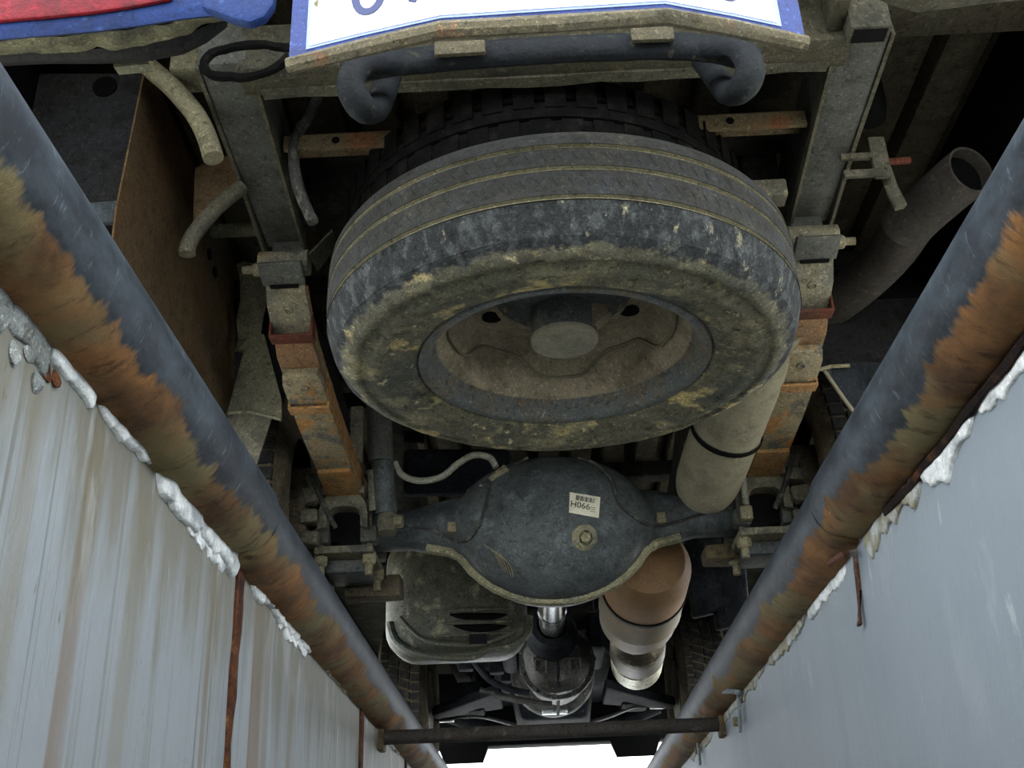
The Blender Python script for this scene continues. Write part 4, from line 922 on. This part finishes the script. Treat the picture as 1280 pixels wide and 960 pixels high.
T(MB().box(X0 - .50, X0 + .50, 5.72, 6.12, .36, .38), 'skid_plate', 'engine_dark', bevel=.006)
for x_, w_ in ((-.42, .10), (.48, .10)):
    T(MB().hexa([V(x_ - w_, 6.12, .26), V(x_ + w_, 6.12, .26), V(x_ + w_, 6.14, .26), V(x_ - w_, 6.14, .26)], [V(x_ - w_ * 1.4, 6.10, .36), V(x_ + w_ * 1.4, 6.10, .36), V(x_ + w_ * 1.4, 6.16, .36), V(x_ - w_ * 1.4, 6.16, .36)]), 'bumper_spat', 'body_black')
# odd lines, cables and brackets in the dark between tank and engine
rnd = random.Random(11)
for k in range(9):
    x_ = rnd.uniform(-.35, .0); y_ = rnd.uniform(4.15, 4.7); z_ = rnd.uniform(.36, .5)
    T(MB().box(x_ - .03, x_ + .03, y_, y_ + .06, z_, z_ + rnd.uniform(.03, .08)), 'bracket', 'engine_dark', bevel=.008)
T(MB().tube(PY(4.2, (592, 826), (612, 850), (640, 862), (662, 866)), .012, 8, 3), 'fuel_line', 'engine_dark')
T(MB().tube(PY(4.3, (600, 862), (640, 872), (672, 878)), .010, 8, 3), 'heat_pipe', 'gearbox_alloy')
T(MB().tube(PY(4.0, (618, 870), (650, 876), (690, 880)), .010, 8, 3), 'heat_pipe', 'gearbox_alloy')
T(MB().tube(PY(3.9, (748, 770), (756, 800), (768, 812)), .016, 8, 3), 'gear_linkage', 'engine_dark')
for px, py in ((885, 745), (915, 760)):
    q = P(px, py, Y=3.2); T(MB().hexa([q + V(-.05, 0, -.06), q + V(.05, 0, -.04), q + V(.05, .04, -.04), q + V(-.05, .04, -.06)], [q + V(-.05, 0, .2), q + V(.06, 0, .2), q + V(.06, .04, .2), q + V(-.05, .04, .2)]), 'underbody_shield', 'engine_dark', bevel=.01)
T(MB().box(X0 + .36, X0 + .43, 2.60, 2.68, .25, .285), 'axle_gusset', 'angle_rust', bevel=.006, jitter=.006, jscale=30)
T(MB().box(-.47, -.33, 2.66, 2.72, .208, .262), 'axle_gusset', 'rubber_brown', bevel=.006, jitter=.006, jscale=30)

# ---- road wheels
def tyre_profile(R_, w, rin, groove=0, gn=0):
    """(radius, offset) of an outer carcass from one bead to the other"""
    h = w / 2; sh = R_ - .014
    p = [(rin, -h * .72), (rin + .012, -h * .86), (rin + .03, -h * .97), ((rin + sh) / 2, -h * 1.04), (sh - .02, -h * .98), (sh, -h * .88), (R_ - .003, -h * .76)]
    return p
def road_wheel(x, y, s, R_=.36, w=.20):
    root = T(MB().lathe(tyre_profile(R_, w, .22) + [(a_, -b_) for a_, b_ in reversed(tyre_profile(R_, w, .22))], (x, y, R_), (1, 0, 0), 64), 'road_wheel', 'rubber_brown', smooth=40)
    tr = MB(); n = 60
    for k in range(n):
        for row, (o0, o1) in enumerate(((-.082, -.052), (-.046, -.008), (.0, .038), (.046, .082))):
            a0 = 2 * math.pi * (k + (.5 if row % 2 else 0)) / n; a1 = a0 + 2 * math.pi / n * .70
            sk_ = .04 if row in (1, 2) else 0
            lo = []; hi = []
            for r_, lst in ((R_ - .006, lo), (R_ + .006, hi)):
                for off, an in ((o0, a0), (o1, a0 + sk_), (o1, a1 + sk_), (o0, a1)):
                    lst.append(V(x + off, y + math.cos(an) * r_, R_ + math.sin(an) * r_))
            tr.hexa(lo, hi)
    tb = tr.build('tread_blocks', 'rubber_black', root, smooth=20); tb['kind'] = 'stuff'
    MB().lathe([(0, -.02), (.10, -.02), (.12, .02), (.19, .03), (.205, -.07), (.225, -.085), (.225, -.09), (.20, -.08), (.185, .01)], (x, y, R_), (-s, 0, 0), 40).build('rim', 'rim_brown', root)
    if y < 3.5:
        MB().lathe([(0, -.06), (.14, -.06), (.15, -.05), (.15, .04), (0, .04)], (x - s * .05, y, R_), (s, 0, 0), 36).build('brake_drum', 'rubber_brown', root, .004)
    else:
        MB().lathe([(0, -.01), (.14, -.01), (.14, .01), (0, .01)], (x - s * .08, y, R_), (s, 0, 0), 36).build('brake_disc', 'cat_metal', root)
    return root
for s in (-1, 1):
    road_wheel(X0 + s * .685, YA, s); road_wheel(X0 + s * .62, YF, s)
# brake parts showing inside the rear wheels
for s in (-1, 1):
    x = X0 + s * .565
    for k, (dy, dz) in enumerate(((-.12, .05), (-.13, .0), (-.10, .09), (-.12, -.05))):
        T(MB().box(x - .02, x + .02, YA + dy - .02, YA + dy + .02, ZA + dz - .018, ZA + dz + .018), 'brake_bracket', 'pad_metal', bevel=.006, jitter=.008, jscale=50)
    T(MB().tube([V(x, YA - .14, ZA + .10), V(x - s * .03, YA - .16, ZA + .03), V(x - s * .06, YA - .13, ZA - .03)], .006, 6, 4), 'brake_cable', 'cable_black')

# ---- spare carrier: plate and tube hung from the frame through the wheel
CY, CX = 1.545, .062
cr = T(MB().tube([V(CX, CY, .86), V(CX, CY, .292)], .052, 32), 'spare_carrier', 'carrier_black')
MB().lathe([(0, -.002), (.051, -.002), (.053, .002), (.053, .008), (0, .008)], V(CX, CY, .290), (0, 0, 1), 36).build('carrier_cap', 'carrier_grey', cr)
MB().lathe([(.0, 0), (.102, 0), (.106, .003), (.106, .008), (.0, .008)], V(CX, CY - .045, .344), (0, 0, 1), 40).build('carrier_plate', 'carrier_black', cr)
MB().hexa([V(CX + .04, CY - .03, .30), V(CX + .075, CY - .02, .33), V(CX + .075, CY + .01, .33), V(CX + .04, CY, .30)], [V(CX + .04, CY - .03, .40), V(CX + .05, CY - .02, .40), V(CX + .05, CY + .01, .40), V(CX + .04, CY, .40)]).build('carrier_web', 'rim_brown', cr)
for dx, dy in ((-.07, -.04), (-.085, .0), (-.05, .05), (.085, .01), (.07, -.05)):
    bolt('carrier_rivet', V(CX + dx * 1.05, CY + dy - .02, .343), (0, 0, -1), .006, .005, 'bolt_pale', cr)
T(MB().box(-.43, .53, 1.70, 1.76, .79, .85), 'carrier_beam', 'dark_metal', bevel=.006)

# ================================================================== SPARE WHEELS (hanging things)
def spare(label, cx, cy, zb, R_, w, full):
    """wheel lying flat, axis vertical, zb = underside of the tyre"""
    zc = zb + w / 2
    root = thing('spare_wheel', label, 'wheel', (cx, cy, zb), 'spare wheels slung under the bed')
    ax = (0, 0, 1); h = w / 2; rin = .215
    zs = [P(705, y_, Y=cy - R_).z - zc for y_ in (300, 248, 212, 184, 160)] if full else [-h * .7, -.05, -.012, .026, .06]
    side = [(rin, -h * .70), (rin + .006, -h * .80), (rin + .016, -h * .90), (rin + .030, -h * .94), (rin + .034, -h * .985), (rin + .045, -h * 1.0), (rin + .062, -h * 1.01),
            (rin + .068, -h * 1.06), (rin + .080, -h * 1.06), (R_ - .050, -h * 1.0), (R_ - .046, -h * 1.02), (R_ - .038, -h * 1.01), (R_ - .024, -h * .93), (R_ - .013, -h * .84)]
    n = 160 if full else 80
    wob = (lambda p: V(0, 0, 1) * .0016 * noise.noise(p * 38) + V(0, 0, 1) * .0010 * noise.noise(p * 90)) if full else None
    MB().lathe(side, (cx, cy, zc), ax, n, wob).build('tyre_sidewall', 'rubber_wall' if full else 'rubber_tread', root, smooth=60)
    # tread band with circumferential grooves
    tr = [(R_ - .013, -h * .84), (R_ - .006, -h * .68), (R_ - .001, -h * .5)]
    GR = zs[1:4]
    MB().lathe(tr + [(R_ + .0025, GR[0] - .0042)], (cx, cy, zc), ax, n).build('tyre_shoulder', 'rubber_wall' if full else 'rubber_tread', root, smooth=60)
    tr = []
    for z in GR:
        rr = R_ + .004 * (1 - (z / h) ** 2)
        tr += [(rr, z - .0042), (rr - .009, z - .0028), (rr - .009, z + .0028), (rr, z + .0042)]
    tr += [(R_, zs[4] - .012), (R_ - .006, zs[4] - .002)]
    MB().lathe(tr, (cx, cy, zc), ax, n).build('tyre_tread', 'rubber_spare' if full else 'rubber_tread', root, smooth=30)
    if full:
        # thin pale highlight along the grooves, put in as colour
        for z in GR:
            rr = R_ + .004 * (1 - (z / h) ** 2)
            MB().lathe([(rr - .0005, z + .0042), (rr - .006, z + .0026), (rr - .006, z + .001)], (cx, cy, zc), ax, n).build('groove_highlight', 'hose_tan', root)
        # short sipes across the ribs
        sp2 = MB(); k_ = 110
        for k in range(k_):
            for z0 in ((GR[0] + GR[1]) / 2, (GR[1] + GR[2]) / 2):
                a_ = 2 * math.pi * (k + z0 * 9) / k_; zA = zB = zc + z0
                p0 = V(cx + math.cos(a_) * (R_ + .0045), cy + math.sin(a_) * (R_ + .0045), (zA + zB) / 2)
                tdir = V(-math.sin(a_), math.cos(a_), 0)
                q0, q1 = p0 + tdir * .004 - V(0, 0, .007), p0 - tdir * .004 + V(0, 0, .007)
                sp2.add([q0 - tdir * .0006, q0 + tdir * .0006, q1 + tdir * .0006, q1 - tdir * .0006], [(0, 1, 2, 3)])
        s_o = sp2.build('tread_sipes', 'rubber_black', root, smooth=0); s_o['kind'] = 'stuff'
    else:
        tb = MB(); k_ = 46
        for k in range(k_):
            for z0, z1, of in ((-.62, -.15, 0), (.1, .62, .5)):
                a0 = 2 * math.pi * (k + of) / k_; a1 = a0 + 2 * math.pi / k_ * .66
                lo = [V(cx + math.cos(a_) * (R_ - .01), cy + math.sin(a_) * (R_ - .01), zc + h * z_) for a_, z_ in ((a0, z0), (a1, z0), (a1, z1), (a0, z1))]
                hi = [V(cx + math.cos(a_) * (R_ + .007), cy + math.sin(a_) * (R_ + .007), zc + h * z_) for a_, z_ in ((a0, z0), (a1, z0), (a1, z1), (a0, z1))]
                tb.hexa(lo, hi)
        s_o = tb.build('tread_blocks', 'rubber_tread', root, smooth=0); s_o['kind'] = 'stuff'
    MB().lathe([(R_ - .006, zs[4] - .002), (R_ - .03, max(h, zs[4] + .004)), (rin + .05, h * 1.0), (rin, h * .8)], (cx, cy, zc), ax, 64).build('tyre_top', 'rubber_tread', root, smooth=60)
    # rim: flange, bead seat, drop centre, disc with scalloped edge and vent holes
    rim = MB().lathe([(rin + .012, -h * .84), (rin + .010, -h * .90), (rin + .002, -h * .91), (rin - .006, -h * .86), (rin - .009, -h * .76), (rin - .011, -h * .64), (rin - .013, -h * .56), (rin - .017, -h * .53)], (cx, cy, zc), ax, 96).build('rim', 'rim_grey', root, smooth=50)
    MB().lathe([(rin - .016, -h * .54), (rin - .023, -h * .46), (rin - .025, -h * .36), (rin - .029, -h * .26), (rin - .031, -h * .05), (rin - .032, h * .2), (rin - .03, h * .42), (rin - .012, h * .80), (rin + .01, h * .85)], (cx, cy, zc), ax, 96).build('rim_well', 'rim_brown', rim, smooth=50)
    R = []
    nn_ = 120
    for lev, (r_, z_) in enumerate(((.184, .24), (.170, .38), (.150, .43), (.118, .30), (.10, .26), (.055, .26))):
        ring = []
        for j in range(nn_):
            a_ = 2 * math.pi * j / nn_
            sc_ = max(0, min(1, .5 + .62 * math.cos(5 * a_ - math.pi / 2))); sc_ = sc_ * sc_ * (3 - 2 * sc_)
            dz = (-.42 * sc_ if lev == 0 else -.25 * sc_ if lev == 1 else -.06 * sc_ if lev == 2 else 0)
            ring.append(V(cx + math.cos(a_) * r_, cy + math.sin(a_) * r_, zc + h * (z_ + dz)))
        R.append(ring)
    disc = MB().rings(R, caps=False).build('rim_disc', 'rim_brown', rim, smooth=50)
    MB().tube([V(cx + (q_.x - cx) * .972, cy + (q_.y - cy) * .972, q_.z - .001) for q_ in R[0] + [R[0][0]]], .0024, 6).build('disc_weld', 'exhaust_grey', rim)
    if full:
        for a_ in (math.radians(q_) for q_ in (18, 162, 90, 234, 306)):
            MB().lathe([(0, -.0015), (.017, -.0015), (.017, .001), (0, .001)], V(cx + math.cos(a_) * .116, cy + math.sin(a_) * .116, zc + h * .285), (math.cos(a_) * .05, math.sin(a_) * .05, 1), 18).build('vent_hole', 'body_black', rim)
    return root
spare('muddy spare wheel hanging flat below the truck, lower of the two', .060, 1.545, .243, .362, .185, True)
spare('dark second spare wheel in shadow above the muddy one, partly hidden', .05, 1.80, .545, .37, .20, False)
